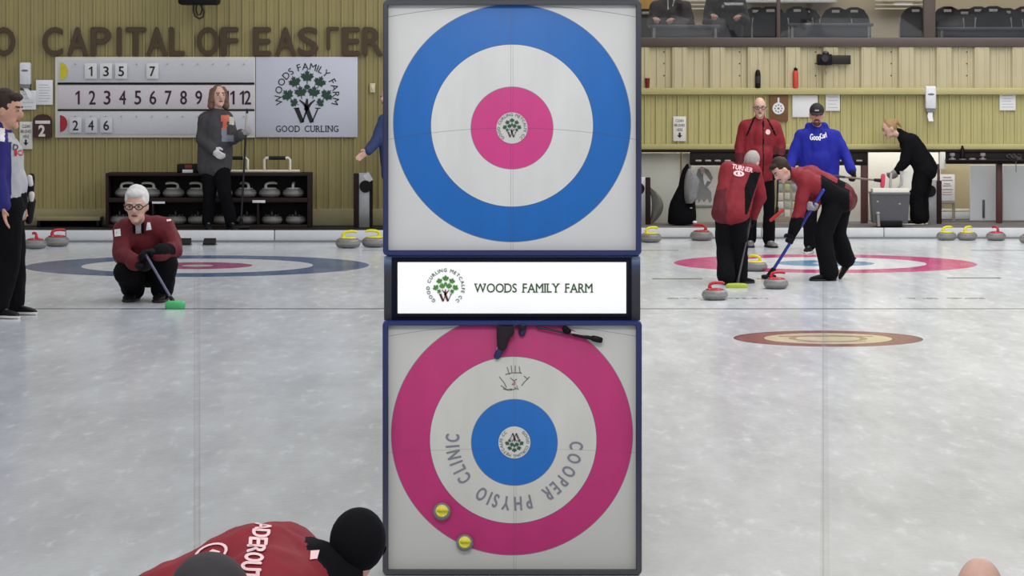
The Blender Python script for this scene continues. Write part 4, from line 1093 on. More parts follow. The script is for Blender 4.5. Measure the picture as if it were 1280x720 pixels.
# bin, posts, coat
r = root('waste_bin', W(1113, 283.5, DBR + .3), 'grey plastic bin with white liner in front of the bending woman', 'bin')
m = MB(); a = W(1113, 262, DBR + .5)
pb = MB(); 
def tap(mb, x0t, x1t, x0b, x1b, yt, yb_, D, dep):
    v = [W(x0t, yt, D), W(x1t, yt, D), W(x1b, yb_, D), W(x0b, yb_, D)]
    bk = [p + V((0, dep, 0)) for p in v]
    mb.add(v + bk, [(0, 1, 2, 3), (7, 6, 5, 4), (0, 4, 5, 1), (1, 5, 6, 2), (2, 6, 7, 3), (3, 7, 4, 0)])
tap(m, 1089.5, 1137.5, 1092, 1135, 241.5, 279, DBR + .16, .3); m.build('bin_body', mat('bin_grey', (78, 78, 84), .5, var=.1), r, False)
m = MB(); m.pbox(1089, 240.5, 1138, 243.2, DBR + .15, .33); m.build('rim', mat('bin_rim', (104, 104, 110), .5), r)
m = MB(); tap(m, 1091, 1137, 1091.5, 1136, 236, 241.5, DBR + .18, .26); m.build('liner', PALEW, r, False)
m = MB(); m.pbox(1098.5, 276, 1128, 283.4, DBR + .12, .3); m.build('base_tray', BLACK, r)
m = MB(); m.tube([W(1097.5, 266, DBR + .11), W(1098.5, 283, DBR + .11)], .02, 8); m.ell(W(1097.5, 266.5, DBR + .11), (.03, .03, .02)); m.build('pedal_arm', SLOT, r)
m = MB()
for u, v in ((1097, 252), (1124.5, 255)): m.ell(W(u, v, DBR + .158), (.016, .006, .012))
m.build('rivet', SLOT, r)
brush_post('steel brush cleaning post with black round brush behind the bending woman', 1164, 223, 281, WR - .16, -1)
bpp = brush_post('steel brush cleaning post half hidden behind the pylon edge', 800, 219, 281, WR - .35, -1)
r = root('hanging_cloth', W(817, 279, WR - .2), 'grey cloth hanging from the post right of the pylon', 'cloth')
m = MB(); lo = []
for i in range(9):
    t = i / 8; w = .02 + .13 * math.sin(PI * min(1, t * .95)) ** .8; c = W(811 + 4 * math.sin(t * 3), 234 + 45 * t, WR - .22)
    lo.append([c + V((w * (math.cos(a) * .5 + .5), .05 * math.sin(a) + .012 * math.sin(3 * a + t * 5), 0)) for a in [2 * PI * j / 16 for j in range(16)]])
m.rings(lo, 16); m.build('cloth_fold', mat('cloth_grey', (112, 112, 110), .9, var=.12), r)
m = MB(); m.tube([W(811, 236, WR - .22), W(809, 231, WR - .24), W(807, 233, WR - .25)], .012, 8); m.build('hook', SLOT, r)
# coat draped on a stand
r = root('draped_coat', W(853, 280, WR - .5), 'black coat and grey scarf draped over a low stand below the lintel', 'coat')
Dc = WR - .5
m = MB()
for i, (y, x0, x1, dp) in enumerate(((205, 858, 861, .04), (212, 853, 862, .07), (222, 850, 863, .09), (232, 848, 864, .10), (242, 843, 865, .12), (252, 838, 869, .15), (262, 835.5, 870, .17), (270, 835, 870.5, .18), (277, 834.5, 870, .18), (280, 836, 868, .17))):
    a = W((x0 + x1) / 2, y, Dc); hw = (x1 - x0) / 2 * Dc / F
    if i == 0: rs = []
    rs.append([a + V((hw * math.cos(t), dp * math.sin(t) * (1 + .12 * math.sin(4 * t + i)), 0)) for t in [2 * PI * j / 20 for j in range(20)]])
m.rings(rs, 20); m.build('coat_body', BLKCLOTH, r)
m = MB(); rs = []
for i, (y, x0, x1, dp) in enumerate(((211, 860, 862.5, .03), (218, 857, 870, .07), (226, 855.5, 875, .09), (233, 855, 874, .10), (241, 855, 872.5, .11), (249, 855.5, 871.5, .12), (254, 857, 866, .10))):
    a = W((x0 + x1) / 2, y, Dc - .12); hw = (x1 - x0) / 2 * Dc / F
    rs.append([a + V((hw * math.cos(t), dp * math.sin(t) * (1 + .15 * math.sin(5 * t + i)), 0)) for t in [2 * PI * j / 20 for j in range(20)]])
m.rings(rs, 20); m.build('grey_scarf', mat('scarf_grey', (122, 122, 126), .9, var=.12), r)
m = MB(); m.ell(W(868.5, 278, Dc - .18), (.03, .03, .022)); m.build('white_toggle', WHITE, r)
m = MB(); m.box(W(864, 260, Dc - .19), (.03, .006, .012)); m.build('emblem_patch', GREYC, r)

# hacks
HACK = mat('hack_rubber', (16, 15, 16), .8)
for i, (px, lab) in enumerate(((231, 'black rubber hack beside the crouching man, left of the two'), (262, 'black rubber hack right of the crouching man at the backboard'))):
    D_ = GD(306.5); r = root('hack', W(px, 306.5, D_), lab, 'hack', 'rubber hacks')
    m = MB(); c = W(px, 306.5, D_); w = 7.2 * D_ / F
    pts = [(-.12, .0), (.10, .0), (.10, .07), (.04, .075), (-.12, .03)]
    m.add([(c.x - w, D_ + a, b) for a, b in pts] + [(c.x + w, D_ + a, b) for a, b in pts], [(0, 1, 2, 3, 4), (9, 8, 7, 6, 5)] + [(i, (i + 1) % 5, 5 + (i + 1) % 5, 5 + i) for i in range(5)]); m.build('footrest', HACK, r, False)
    m = MB(); m.box((c.x, D_, .004), (2.3 * w, .26, .008)); m.build('base_plate', mat('plate_grey', (110, 112, 114), .5), r)

# ================================================================== BROOMS
def broom(label, top, head, shaft, pad, hdir, hl=.20, hw=.075, hh=.05, grip=None, rs=.013, group='curling brooms'):
    top, head = V(top), V(head); r = root('curling_broom', head, label, 'broom', group)
    d = (head - top).normalized(); m = MB(); m.cap(top, head - d * .03, rs, rs * .9, 10); m.build('shaft', shaft, r)
    if grip:
        m = MB(); m.cap(top, lerp(top, head, .22), rs * 1.25, rs * 1.2, 10); m.build('grip', grip, r)
    hd = V(hdir).normalized(); n = V((0, 0, 1)) if abs(hd.z) < .8 else V((0, -1, 0)); n = (n - hd * n.dot(hd)).normalized(); s = hd.cross(n)
    M = Matrix((hd, s, n)).transposed(); m = MB(); rr = []
    for t in (-1, -.93, -.75, 0, .75, .93, 1):
        w = (1 - abs(t) ** 6 * .45); rr.append([head + M @ V((t * hl / 2, hw / 2 * w * math.copysign(abs(math.cos(a)) ** .6, math.cos(a)), hh / 2 * w * math.copysign(abs(math.sin(a)) ** .6, math.sin(a)))) for a in [2 * PI * j / 16 for j in range(16)]])
    m.rings(rr, 16); m.build('broom_head', pad, r)
    m = MB(); m.cap(head - d * .09, head - d * .01, rs * 1.5, rs * 1.9, 10); m.build('ferrule', BLACK, r)
    return r
GREEN = mat('mint_green_pad', (74, 176, 108), .7); LIME = mat('lime_pad', (158, 172, 66), .7); PINKP = mat('pink_pad', (196, 66, 92), .7); REDP = mat('red_pad', (190, 52, 52), .7)
SHB = mat('black_shaft', (28, 27, 32), .35); SHBL = mat('blue_shaft', (40, 54, 150), .35); SHG = mat('grey_blue_shaft', (92, 92, 120), .35); SHW = mat('white_shaft_print', (176, 170, 168), .4)

# ================================================================== PEOPLE
TR = {'mats': [BLKCLOTH]}
SHOEB = [mat('shoe_black', (13, 12, 14), .6, spec=.2), mat('sole_white', (210, 208, 206), .6), mat('lace_grey', (120, 118, 118), .7)]
SHOEK = [SHOEB[0], mat('sole_black', (24, 24, 26), .6), SHOEB[2]]
SHOEW = [mat('shoe_two_tone', (92, 91, 92), .5, var=.6, scale=14), SHOEK[1], mat('lace_white', (216, 212, 208), .7)]
GLV = mat('black_glove', (15, 15, 20), .7, spec=.15); GLW = mat('white_glove', (206, 202, 202), .7)

# man at the left edge: grey front, navy sleeve
D1 = GD(396)
def pt1(px, py, c, P):
    if py < 178 and px < 26 and py > 150 and px > 10: return 1 if py < 166 else 0
    if px > 11 + max(0, (205 - py)) * .14 and c.y < D1 + .5 and not (c.y < D1 - .19 and px < 14): return 0
    if px < 6 and 160 < py < 177: return 2
    return 1
p1 = person('person in a grey and navy top standing at the left edge, seen from the side', D1, ZL, 1.06,
    dict(head=(9, 138, 0), neck=(3, 165, 0), chest=(5, 196, 0), pel=(9, 252, 0), shL=(9, 182, .17), shR=(2, 182, -.17), elL=(20, 225, .24), elR=(-3, 224, -.24), wrL=(26, 252, .12), wrR=(5, 258, -.25),
         hipL=(10, 258, .09), hipR=(7, 258, -.09), knL=(15, 325, .12), knR=(9, 326, -.08)),
    (1, -.28, -.12), skin=SKIN, jacket=dict(mats=[GREYC, NAVY, WHT], paint=pt1), trousers=dict(mats=[BLKCLOTH], g=.03, g2=.04), shoes=SHOEB, hair=dict(style='full', mat=HAIRB),
    feet=dict(L=(13, .22, (1, -.2, 0)), R=(-6, -.12, (1, -.45, 0))), hands=dict(L=(27, 262, 0.05, (0, 1, 0), .5), R=(7, 285, -.28, (1, 0, 0), .25)), belly=.035, headk=1.2)
decal(p1, 'jacket', p1['jb'], 'chest_badge', PLR, [s_ring(26, 191, 4.5, 3.6, .4), s_quad([(18, 187), (21, 187), (21, 195), (18, 195)])]); decal(p1, 'jacket', p1['jb'], 'chest_print', mat('print_dark', (70, 68, 84), .8), [s_text('D', 19.5, 184, 7, None, .1)])
r = broom('black and white curling broom held behind the man at the left edge', W(8, 276, D1 + .22), W(38, 236, D1 + .3), SHG, BLACK, (.1, 0, 1), .24, .06, .06)
m = MB(); m.cap(W(37, 222, D1 + .27), W(38.5, 230, D1 + .27), .022, .02); m.cap(W(39.5, 243, D1 + .27), W(39, 250, D1 + .27), .024, .02); m.build('white_pad_edge', GLW, r)
m = MB(); m.cap(W(37, 252, D1 + .3), W(36, 276, D1 + .3), .05, .03); m.build('hanging_strap', BLACK, r)

# woman on the walkway with broom
D2 = 35.35
def pt2(px, py, c, P):
    if c.y > D2 + .02: return 0
    if 276 < px < 287 - (py - 143) * .12 and 144 < py < 152 - abs(px - 281) * .1: return 1
    if 278 < px < 284 and 151 < py < 161: return 1
    if 286.5 < px < 293 and 146 < py < 156: return 3
    if 277 < px < 292 and 160 < py < 177 and not (283 < px and py < 169): return 2
    return 0
p2 = person('woman in a charcoal sweatshirt standing on the walkway with a broom before the scoreboard', D2, zWL, .96,
    dict(head=(273, 121, -.02), neck=(270, 139, 0), chest=(270, 158, 0), pel=(267, 198, .02), shL=(284, 149, .0), shR=(256.5, 149, .04), elL=(291, 174, -.06), elR=(252, 174, -.02), wrL=(301, 168, -.18), wrR=(266, 187, -.16),
         hipL=(276, 203, .02), hipR=(261, 203, .04), knL=(281, 240, -.08), knR=(262, 243, .02)),
    (.42, -1, .12), skin=SKIN2, jacket=dict(mats=[CHAR, ORANGE, GREYB, mat('cream_print', (190, 184, 170), .8)], paint=pt2, name='sweatshirt'), trousers=dict(mats=[BLKCLOTH], g=.01), shoes=SHOEK, hair=dict(style='long', mat=HAIRM),
    inf=.034, feet=dict(L=(288, .0, (.5, -1, 0)), R=(260, .06, (.2, -1, 0))), hands=dict(L=(307, 165, -.2, (.2, .5, .6), .9, mat('grey_glove', (150, 146, 148), .7)), R=(275, 195, -.2, (.3, .6, 0), .5, GLW)), belly=.035, headk=1.04)
broom('dark curling broom with a white print held upright by the woman on the walkway', W(309, 137, D2 - .2), W(301, 284, D2 - .12), SHB, BLACK, (1, .2, 0), .20)
m = MB(); m.cap(W(308.7, 143, D2 - .2), W(307.8, 160, D2 - .2), .0145); m.build('shaft_print', SHW, bpy.data.objects[[o.name for o in bpy.data.objects if o.name.startswith('curling_broom')][-1]])

# crouching skip
D3 = GD(377)
def pt3(px, py, c, P):
    if 300 < py < 318 and px > 189 and c.y < D3 - .2: return 1
    if 166 < px < 180 and 272 < py < 292 and c.y < D3: return 1 if abs(px - 173) > 3 else 2
    if 185 < px < 189 and py > 285 and False: return 1
    return 0
p3 = person('white-haired person in a dark red jacket crouching behind a mint green broom', D3, ZL, 1.08,
    dict(head=(170.5, 257, -.12), neck=(173, 277, .0), chest=(180, 300, .10), pel=(183, 336, .34), shL=(206, 284, .06), shR=(154, 287, .06), elL=(218, 312, -.10), elR=(152, 318, -.12), wrL=(194, 317, -.34), wrR=(171, 330, -.36),
         hipL=(197, 338, .28), hipR=(170, 338, .28), knL=(208, 330, -.16), knR=(157, 340, -.18)),
    (-.05, -1, -.14), skin=SKIN2, jacket=dict(mats=[RED, BLKCLOTH, GREYC], paint=pt3), trousers=dict(mats=[BLKCLOTH], g=.02, g2=.02), shoes=SHOEK, hair=dict(style='full', mat=HAIRW), glasses=True,
    feet=dict(L=(203, .04, (-.1, -1, 0)), R=(167, .10, (-.15, -1, 0))), hands=dict(L=(181, 315, -.38, (-.2, -.4, -1), .9, GLV), R=(184, 337, -.40, (.3, -.3, .8), .9, GLV)), headk=1.18, inf=.03, hem=-.04)
decal(p3, 'jacket', p3['jb'], 'sleeve_flag', WHT, [s_quad([(143, 287), (150.5, 286), (151, 295), (143.6, 296)])]); decal(p3, 'jacket', p3['jb'], 'sleeve_leaf', PLR, [s_disc(147, 291, 1.7, 1.9, 8)])
decal(p3, 'jacket', p3['jb'], 'chest_emblem', WHT, [s_quad([(184, 278), (187.5, 278), (189.5, 287), (182.5, 288)])]); decal(p3, 'jacket', p3['jb'], 'shoulder_mark', PINKW, [s_quad([(208, 274.5), (213.5, 274), (214, 276), (208.5, 277)])])
broom('mint green headed curling broom held by the crouching person in red', W(182, 318, D3 - .40), W(219, 381.5, GD(386.5) + .02), SHG, GREEN, (1, -.05, 0), .155, .10, .075, rs=.011)

# person pointing, mostly behind the pylon
D4 = 35.4
p4 = person('person in a slate blue jacket pointing, half hidden behind the pylon edge', D4, zWL, 1.0,
    dict(head=(486, 122, 0), neck=(490, 141, 0), chest=(494, 163, 0), pel=(496, 205, 0), shL=(514, 151, .05), shR=(481, 151, -.02), elL=(520, 180, 0), elR=(472, 173, -.06), wrL=(518, 205, -.05), wrR=(460, 189, -.12),
         hipL=(504, 210, 0), hipR=(489, 210, 0), knL=(506, 246, 0), knR=(490, 246, 0)),
    (-.8, -.8, 0), skin=SKIN2, jacket=dict(mats=[NAVYJ]), trousers=TR, shoes=SHOEK, hair=dict(style='short', mat=HAIRS),
    feet=dict(L=(508, .0, (-.3, -1, 0)), R=(492, .0, (-.4, -1, 0))), hands=dict(L=(517, 215, -.05, (0, -1, 0), .4), R=(450, 196, -.15, (0, -1, -.4), .15)))

# bending player at the bottom left, back towards us
D5 = 8.5
def pt5(px, py, c, P):
    if (c - P['neck']).length < .115: return 1
    return 0
p5 = person('person in red jacket and black cap bending low beside the pylon foot', D5, ZL, 1.0,
    dict(head=(446, 684, .08), neck=(410, 718, .05), chest=(325, 724, .02), pel=(195, 786, 0), shL=(356, 698, .20), shR=(348, 750, -.20), elL=(440, 760, .24), elR=(380, 850, -.22), wrL=(450, 880, .15), wrR=(430, 920, -.1),
         hipL=(190, 790, .10), hipR=(200, 805, -.10), knL=(310, 915, .16), knR=(180, 950, -.12)),
    (.45, .85, -.40), up=(.2, .3, 1), skin=SKIN, jacket=dict(mats=[REDL, BLKCLOTH], paint=pt5), trousers=TR, shoes=SHOEB, hair=dict(style='short', mat=BLKCLOTH), cap=dict(mat=BLKCLOTH, brim=True, line=-.16, big=1.16),
    feet=dict(L=(300, .16, (1, .1, 0)), R=(90, -.12, (1, .1, 0))), hands=dict(L=(455, 920, .15, (0, -1, 0), .8, GLV), R=(445, 960, -.1, (0, 1, 0), .8, GLV)), headk=.74, inf=.035)
DK = mat('jacket_piping_black', (24, 16, 20), .8)
decal(p5, 'jacket', p5['jb'], 'name_print', PINKW, [s_text(c, x, y, h, w, 1.62, .03) for c, x, y, h, w in (('L', 331, 651, 20, 7), ('A', 329, 658, 20, 8), ('D', 326.5, 667, 21, 9), ('E', 323, 677, 22, 8.5), ('R', 320.5, 686.5, 22, 9), ('O', 318, 697, 23, 10), ('U', 314.5, 708, 24, 10), ('T', 312, 719, 24, 11))])
decal(p5, 'jacket', p5['jb'], 'logo_ring', PINKW, [s_ring(264, 692, 22, 11.5, .18, rot=-.35), s_quad([(252, 696), (266, 687), (276, 690), (262, 699)])])
decal(p5, 'jacket', p5['jb'], 'shoulder_mark', PINKW, [s_quad([(388, 689), (399, 688), (396, 699), (387, 700)])])

# dark capped head in front of them
D6 = 7.2
p6 = person('dark grey cap of a person in front of the bending red jacket', D6, ZL, 1.0,
    dict(head=(262, 772, 0), neck=(262, 845, .02), chest=(262, 910, .04), pel=(262, 1040, .12), shL=(195, 880, .04), shR=(330, 880, .04), elL=(180, 980, .1), elR=(345, 980, .1), wrL=(215, 1030, .25), wrR=(310, 1030, .25),
         hipL=(225, 1045, .1), hipR=(300, 1045, .1), knL=(205, 1000, .42), knR=(318, 1000, .42)),
    (0, 1, -.1), skin=SKIN, jacket=dict(mats=[BLKCLOTH]), trousers=TR, shoes=SHOEB, hair=dict(style='short', mat=HAIRB), cap=dict(mat=mat('cap_dark_grey', (48, 44, 48), .85), brim=True, line=.0),
    feet=dict(L=(215, .3, (0, 1, 0)), R=(310, .3, (0, 1, 0))), hands=dict(L=(225, 1050, .3, (0, 0, -1), .6, GLV), R=(300, 1050, .3, (0, 0, -1), .6, GLV)), headk=1.14)

# bald head at the bottom right
D7 = 9.6
p7 = person('person whose balding head shows at the bottom right corner', D7, ZR, 1.0,
    dict(head=(1225, 747, 0), neck=(1227, 785, -.10), chest=(1229, 800, -.25), pel=(1232, 850, -.62), shL=(1160, 800, -.15), shR=(1295, 800, -.15), elL=(1150, 860, -.0), elR=(1310, 870, 0), wrL=(1170, 925, .12), wrR=(1290, 930, .14),
         hipL=(1200, 860, -.62), hipR=(1265, 860, -.62), knL=(1195, 830, -.2), knR=(1275, 960, -.95)),
    (0, 1, -.2), skin=SKIN2, jacket=dict(mats=[REDD]), trousers=TR, shoes=SHOEB, hair=dict(style='bald', mat=HAIRS),
    feet=dict(L=(1195, -.30, (0, 1, 0)), R=(1280, -1.3, (0, 1, 0))), hands=dict(L=(1175, 955, .2, (0, 0, -1), .4), R=(1285, 955, .22, (0, 0, -1), .4)))

# bald man in red standing in the house
D8 = GD(309, ZR)
def pt8(px, py, c, P):
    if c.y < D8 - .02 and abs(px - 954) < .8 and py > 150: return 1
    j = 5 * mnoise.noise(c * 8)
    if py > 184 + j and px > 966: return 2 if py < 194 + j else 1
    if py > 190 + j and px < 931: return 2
    if c.y < D8 and (abs((px - 933.5) + (py - 150) * .42 - 8) < 1.2 or abs((px - 968) - (py - 150) * .5 + 8) < 1.2) and 146 < py < 170: return 1
    return 0
p8 = person('bald person with glasses in a red jacket standing behind the sweepers', D8, ZR, 1.02,
    dict(head=(949.5, 134.5, -.04), neck=(950, 150, 0), chest=(950, 168, 0), pel=(950, 210, 0), shL=(969, 158, 0), shR=(931, 158, 0), elL=(976, 182, -.02), elR=(924.5, 184, -.02), wrL=(975, 203, -.10), wrR=(925, 208, -.08),
         hipL=(958, 213, 0), hipR=(942, 213, 0), knL=(961, 257, -.02), knR=(940, 257, -.02)),
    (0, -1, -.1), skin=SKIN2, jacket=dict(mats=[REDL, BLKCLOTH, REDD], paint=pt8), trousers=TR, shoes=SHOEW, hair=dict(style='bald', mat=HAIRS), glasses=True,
    feet=dict(L=(961, .0, (.35, -1, 0)), R=(938, .06, (-.05, -1, 0))), hands=dict(L=(972, 212, -.16, (0, 0, -1), .8, GLV), R=(926, 220, -.1, (0, -1, 0), .6)), belly=.05)
decal(p8, 'jacket', p8['jb'], 'chest_emblem', PINKW, [s_disc(960, 165, 3.1, 3.4)])
broom('red headed curling broom held low beside the bald person in red', W(973, 208, D8 - .2), W(971, 269, D8 - .34), SHB, REDP, (.85, 0, .72), .22, .06, .045)
m = MB(); m.cap(W(962, 278, D8 - .34), W(978, 279, D8 - .34), .018, .022); m.build('white_head_edge', GLW, [o for o in bpy.data.objects if o.name.startswith('curling_broom')][-1]) if False else None

# man in the blue hoodie
D9 = GD(316, ZR)
p9 = person('person in a bright blue hoodie and black cap holding a pink headed broom', D9, ZR, 1.05,
    dict(head=(1021, 143, -.05), neck=(1021, 160, 0), chest=(1023, 180, 0), pel=(1025, 215, .0), shL=(1043, 170, 0), shR=(1001, 170, 0), elL=(1056, 192, -.02), elR=(992, 194, -.04), wrL=(1065, 214, -.16), wrR=(986, 213, -.16),
         hipL=(1036, 222, 0), hipR=(1013, 222, 0), knL=(1037, 264, 0), knR=(1013, 265, 0)),
    (-.08, -1, -.16), skin=SKIN, jacket=dict(mats=[BLUEH], hood=True, name='hoodie'), trousers=dict(mats=[BLKCLOTH], g=.01), shoes=SHOEB, hair=dict(style='short', mat=HAIRB), beard=mat('beard_brown', (74, 50, 46), .8),
    cap=dict(mat=mat('cap_black', (34, 32, 36), .8), badge=GREYC), feet=dict(L=(1040, .0, (.1, -1, 0)), R=(1012, .0, (-.25, -1, 0))), hands=dict(L=(1070, 224, -.24, (-.3, -.5, -.6), .9, GLV), R=(983, 222, -.2, (0, -1, 0), .6, GLV)), belly=.045)
decal(p9, 'jacket', p9['jb'], 'chest_print', WHT, [s_text('Good', 1019, 171.5, 7.5, 13, .05, .05), s_text('Curl', 1029, 169.5, 6.5, 8, -.25, .05)])
decal(p9, 'jacket', p9['jb'], 'drawstring', mat('string_navy', (16, 22, 110), .8), [s_quad([(1017, 160), (1018, 160), (1018, 168), (1017, 168)]), s_quad([(1026, 159), (1027, 159), (1027.5, 167), (1026.5, 167)])])
broom('pink headed curling broom held sideways by the person in the blue hoodie', W(1042, 220, D9 - .26), W(1103.5, 226, D9 - .30), mat('tan_shaft', (112, 96, 88), .4), PINKP, (.08, 0, 1), .165, .055, .05, grip=SHB)

# left sweeper, back to the camera
D10 = GD(355, ZR)
def pt10(px, py, c, P):
    # black side panel and collar line
    if 924 < px + (py - 205) * .38 - 18 and px > 931 and c.y < D10 + .3 and 215 < py < 268 and px < 951 - (py - 215) * .32: return 1
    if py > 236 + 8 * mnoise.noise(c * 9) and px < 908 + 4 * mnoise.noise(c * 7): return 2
    return 0
p10 = person('silver-haired sweeper in a red jacket seen from behind over a lime green broom', D10, ZR, .90,
    dict(head=(939.5, 203, .30), neck=(931, 213, .24), chest=(921, 225, .13), pel=(913, 258, 0), shL=(909, 210, .16), shR=(943, 214, .18), elL=(908, 243, .36), elR=(951, 247, .24), wrL=(924, 268, .42), wrR=(942, 271, .30),
         hipL=(905, 262, .0), hipR=(924, 262, .0), knL=(905, 308, .06), knR=(925, 306, .02)),
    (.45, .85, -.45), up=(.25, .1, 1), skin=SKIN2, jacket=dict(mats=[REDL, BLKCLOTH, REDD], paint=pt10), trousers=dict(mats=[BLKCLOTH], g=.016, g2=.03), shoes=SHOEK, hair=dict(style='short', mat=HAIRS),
    feet=dict(L=(908, -.12, (.1, .6, 0)), R=(924, .05, (.8, .5, 0))), hands=dict(L=(930, 280, .44, (.3, -1, 0), .9, GLV), R=(938, 282, .34, (-.4, -.5, 0), .9, GLV)), headk=.95, inf=.03)
decal(p10, 'jacket', p10['jb'], 'name_print', PINKW, [s_text('TURNER', 928, 210.5, 5.6, 26, .2, .03, 0)]); decal(p10, 'jacket', p10['jb'], 'logo_ring', PINKW, [s_ring(923.5, 217, 6.8, 3.6, .45, rot=.12), s_quad([(921.5, 215.6), (924.5, 215.1), (926, 218.6), (922.5, 219)])])
broom('lime green headed curling broom at the feet of the left sweeper', W(941, 262, D10 + .40), W(921, 358.5, GD(360, ZR)), SHB, LIME, (1, .05, 0), .21, .08, .075)

# right sweeper bending over the blue broom
D11 = GD(350, ZR)
def pt11(px, py, c, P):
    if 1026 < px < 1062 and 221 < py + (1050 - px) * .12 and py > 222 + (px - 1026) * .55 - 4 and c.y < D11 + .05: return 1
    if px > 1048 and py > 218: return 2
    if py > 272: return 1
    if px < 988.5 and py < 226: return 1
    return 0
p11 = person('sweeper in a red jacket bending left over a blue shafted broom', D11, ZR, .98,
    dict(head=(977, 213, -.02), neck=(991, 217, .02), chest=(1013, 224, .03), pel=(1048, 242, .05), shL=(1004, 222, .17), shR=(1006, 228, -.15), elL=(1018, 246, .10), elR=(1000, 262, -.18), wrL=(1019, 258, -.12), wrR=(991, 292, -.22),
         hipL=(1051, 247, .12), hipR=(1046, 248, -.04), knL=(1047, 292, .12), knR=(1028, 294, -.12), anL=(1057, 324, .16)),
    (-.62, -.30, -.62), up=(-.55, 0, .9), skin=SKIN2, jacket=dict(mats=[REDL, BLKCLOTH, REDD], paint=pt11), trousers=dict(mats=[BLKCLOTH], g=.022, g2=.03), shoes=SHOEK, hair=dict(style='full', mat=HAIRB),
    feet=dict(R=(1036, -.12, (-1, -.15, 0)), L=(1057, .16, (-.55, -.1, -.72), (-.75, 0, .6))), hands=dict(L=(1012, 262, -.22, (-.5, -.6, .2), .9, mat('white_black_glove', (150, 148, 150), .6)), R=(985, 305, -.26, (-.2, -.6, -.3), .9, GLV)), headk=.98, inf=.03)
decal(p11, 'jacket', p11['jb'], 'sleeve_flag', WHT, [s_quad([(991, 232), (994.5, 233), (995.5, 237.5), (993, 239)])])
broom('blue shafted curling broom swept over the red-handled stone', W(1029, 238, D11 - .20), W(961, 346, GD(349.5, ZR)), SHBL, BLACK, (1, .1, 0), .15, .07, .05, rs=.018)

# woman bending on the right walkway
D12 = DBR + .78
p12 = person('blonde person in black bending over the grey bin on the right walkway', D12, zWR, 1.0,
    dict(head=(1112, 160.5, 0), neck=(1126, 168, .02), chest=(1138, 180, .02), pel=(1156, 205, .02), shL=(1135, 175, .15), shR=(1134, 177, -.13), elL=(1136, 199, .15), elR=(1131, 201, -.16), wrL=(1122, 214, .08), wrR=(1121, 214, -.14),
         hipL=(1157, 210, .09), hipR=(1154, 211, -.07), knL=(1152, 246, .10), knR=(1145, 246, -.08)),
    (-1, -.2, -.48), up=(-.35, 0, 1), skin=SKIN2, jacket=dict(mats=[BLKCLOTH]), trousers=dict(mats=[BLKCLOTH], g=.02, g2=.03), shoes=SHOEB, hair=dict(style='bun', mat=HAIRBL),
    feet=dict(L=(1152, .08, (-1, -.1, 0)), R=(1147, -.08, (-1, -.1, 0))), hands=dict(L=(1115, 219, .06, (-.3, -.5, 0), .8), R=(1114, 219, -.16, (-.3, .5, 0), .8, mat('grey_glove2', (128, 126, 130), .7))), headk=1.0)
r = root('dustpan', W(1120, 240, D12 - .2), 'white and grey scoop with open handle held over the bin', 'dustpan')
m = MB(); m.tube([W(x, y, D12 - .2) for x, y in ((1114, 216), (1113, 228), (1112.5, 240), (1114, 243), (1119, 238), (1127, 230), (1127.5, 226), (1126, 214))], .016, 8); m.build('handle_loop', mat('handle_pale', (176, 176, 178), .5), r)
m = MB(); tap(m, 1126, 1140, 1124, 1139, 214, 238, D12 - .12, .03); m.build('scoop', PALEW, r, False)

# spectators behind the lounge glass
D13 = WR + 1.1
OLB = mat('dark_brown_jacket', (44, 31, 26), .85, var=.15, scale=14); OLG = mat('dark_olive_jacket', (40, 38, 32), .85, var=.15, scale=14)
def spectator(label, cx, sh, half, jm, skin, hx):
    return person(label, D13, ZF, 1.0,
        dict(head=(cx, sh - 24, -.05), neck=(cx, sh - 6, 0), chest=(cx, sh + 14, 0), pel=(cx, sh + 54, .1), shL=(cx + half, sh + 4, 0), shR=(cx - half, sh + 4, 0), elL=(cx + half + 6, sh + 27, -.12), elR=(cx - half - 4, sh + 28, -.12), wrL=(hx[0], sh + 20, -.36), wrR=(hx[1], sh + 19, -.36),
             hipL=(cx + 9, sh + 56, .08), hipR=(cx - 9, sh + 56, .08), knL=(cx + 10, sh + 58, -.34), knR=(cx - 10, sh + 58, -.34)),
        (0, -1, -.05), skin=skin, jacket=dict(mats=[jm]), trousers=TR, shoes=SHOEB, hair=dict(style='short', mat=HAIRS),
        feet=dict(L=(cx + 10, -.32, (0, -1, 0)), R=(cx - 10, -.32, (0, -1, 0))), hands=dict(L=(hx[0] - 3, sh + 20, -.45, (0, 0, -1), .7), R=(hx[1] + 2, sh + 19, -.45, (0, 0, -1), .7)))
s1 = spectator('spectator in a brown jacket seated behind the lounge glass nearest the pylon', 838, 4, 19, OLB, SKIN, (841, 818))
decal(s1, 'jacket', s1['jb'], 'drawstring', PRINTW, [s_quad([(834, 0), (835.5, 0), (836, 12), (834.5, 12)]), s_quad([(842, 0), (843.5, 0), (841.5, 8), (840, 8)])])
s2 = spectator('spectator in a dark olive jacket behind the lounge glass beside the blinds', 907, 0, 19, OLG, SKIN, (925, 890))
decal(s2, 'jacket', s2['jb'], 'chest_emblem', GREYC, [s_disc(903.5, 8, 1.8, 2.0, 8)])

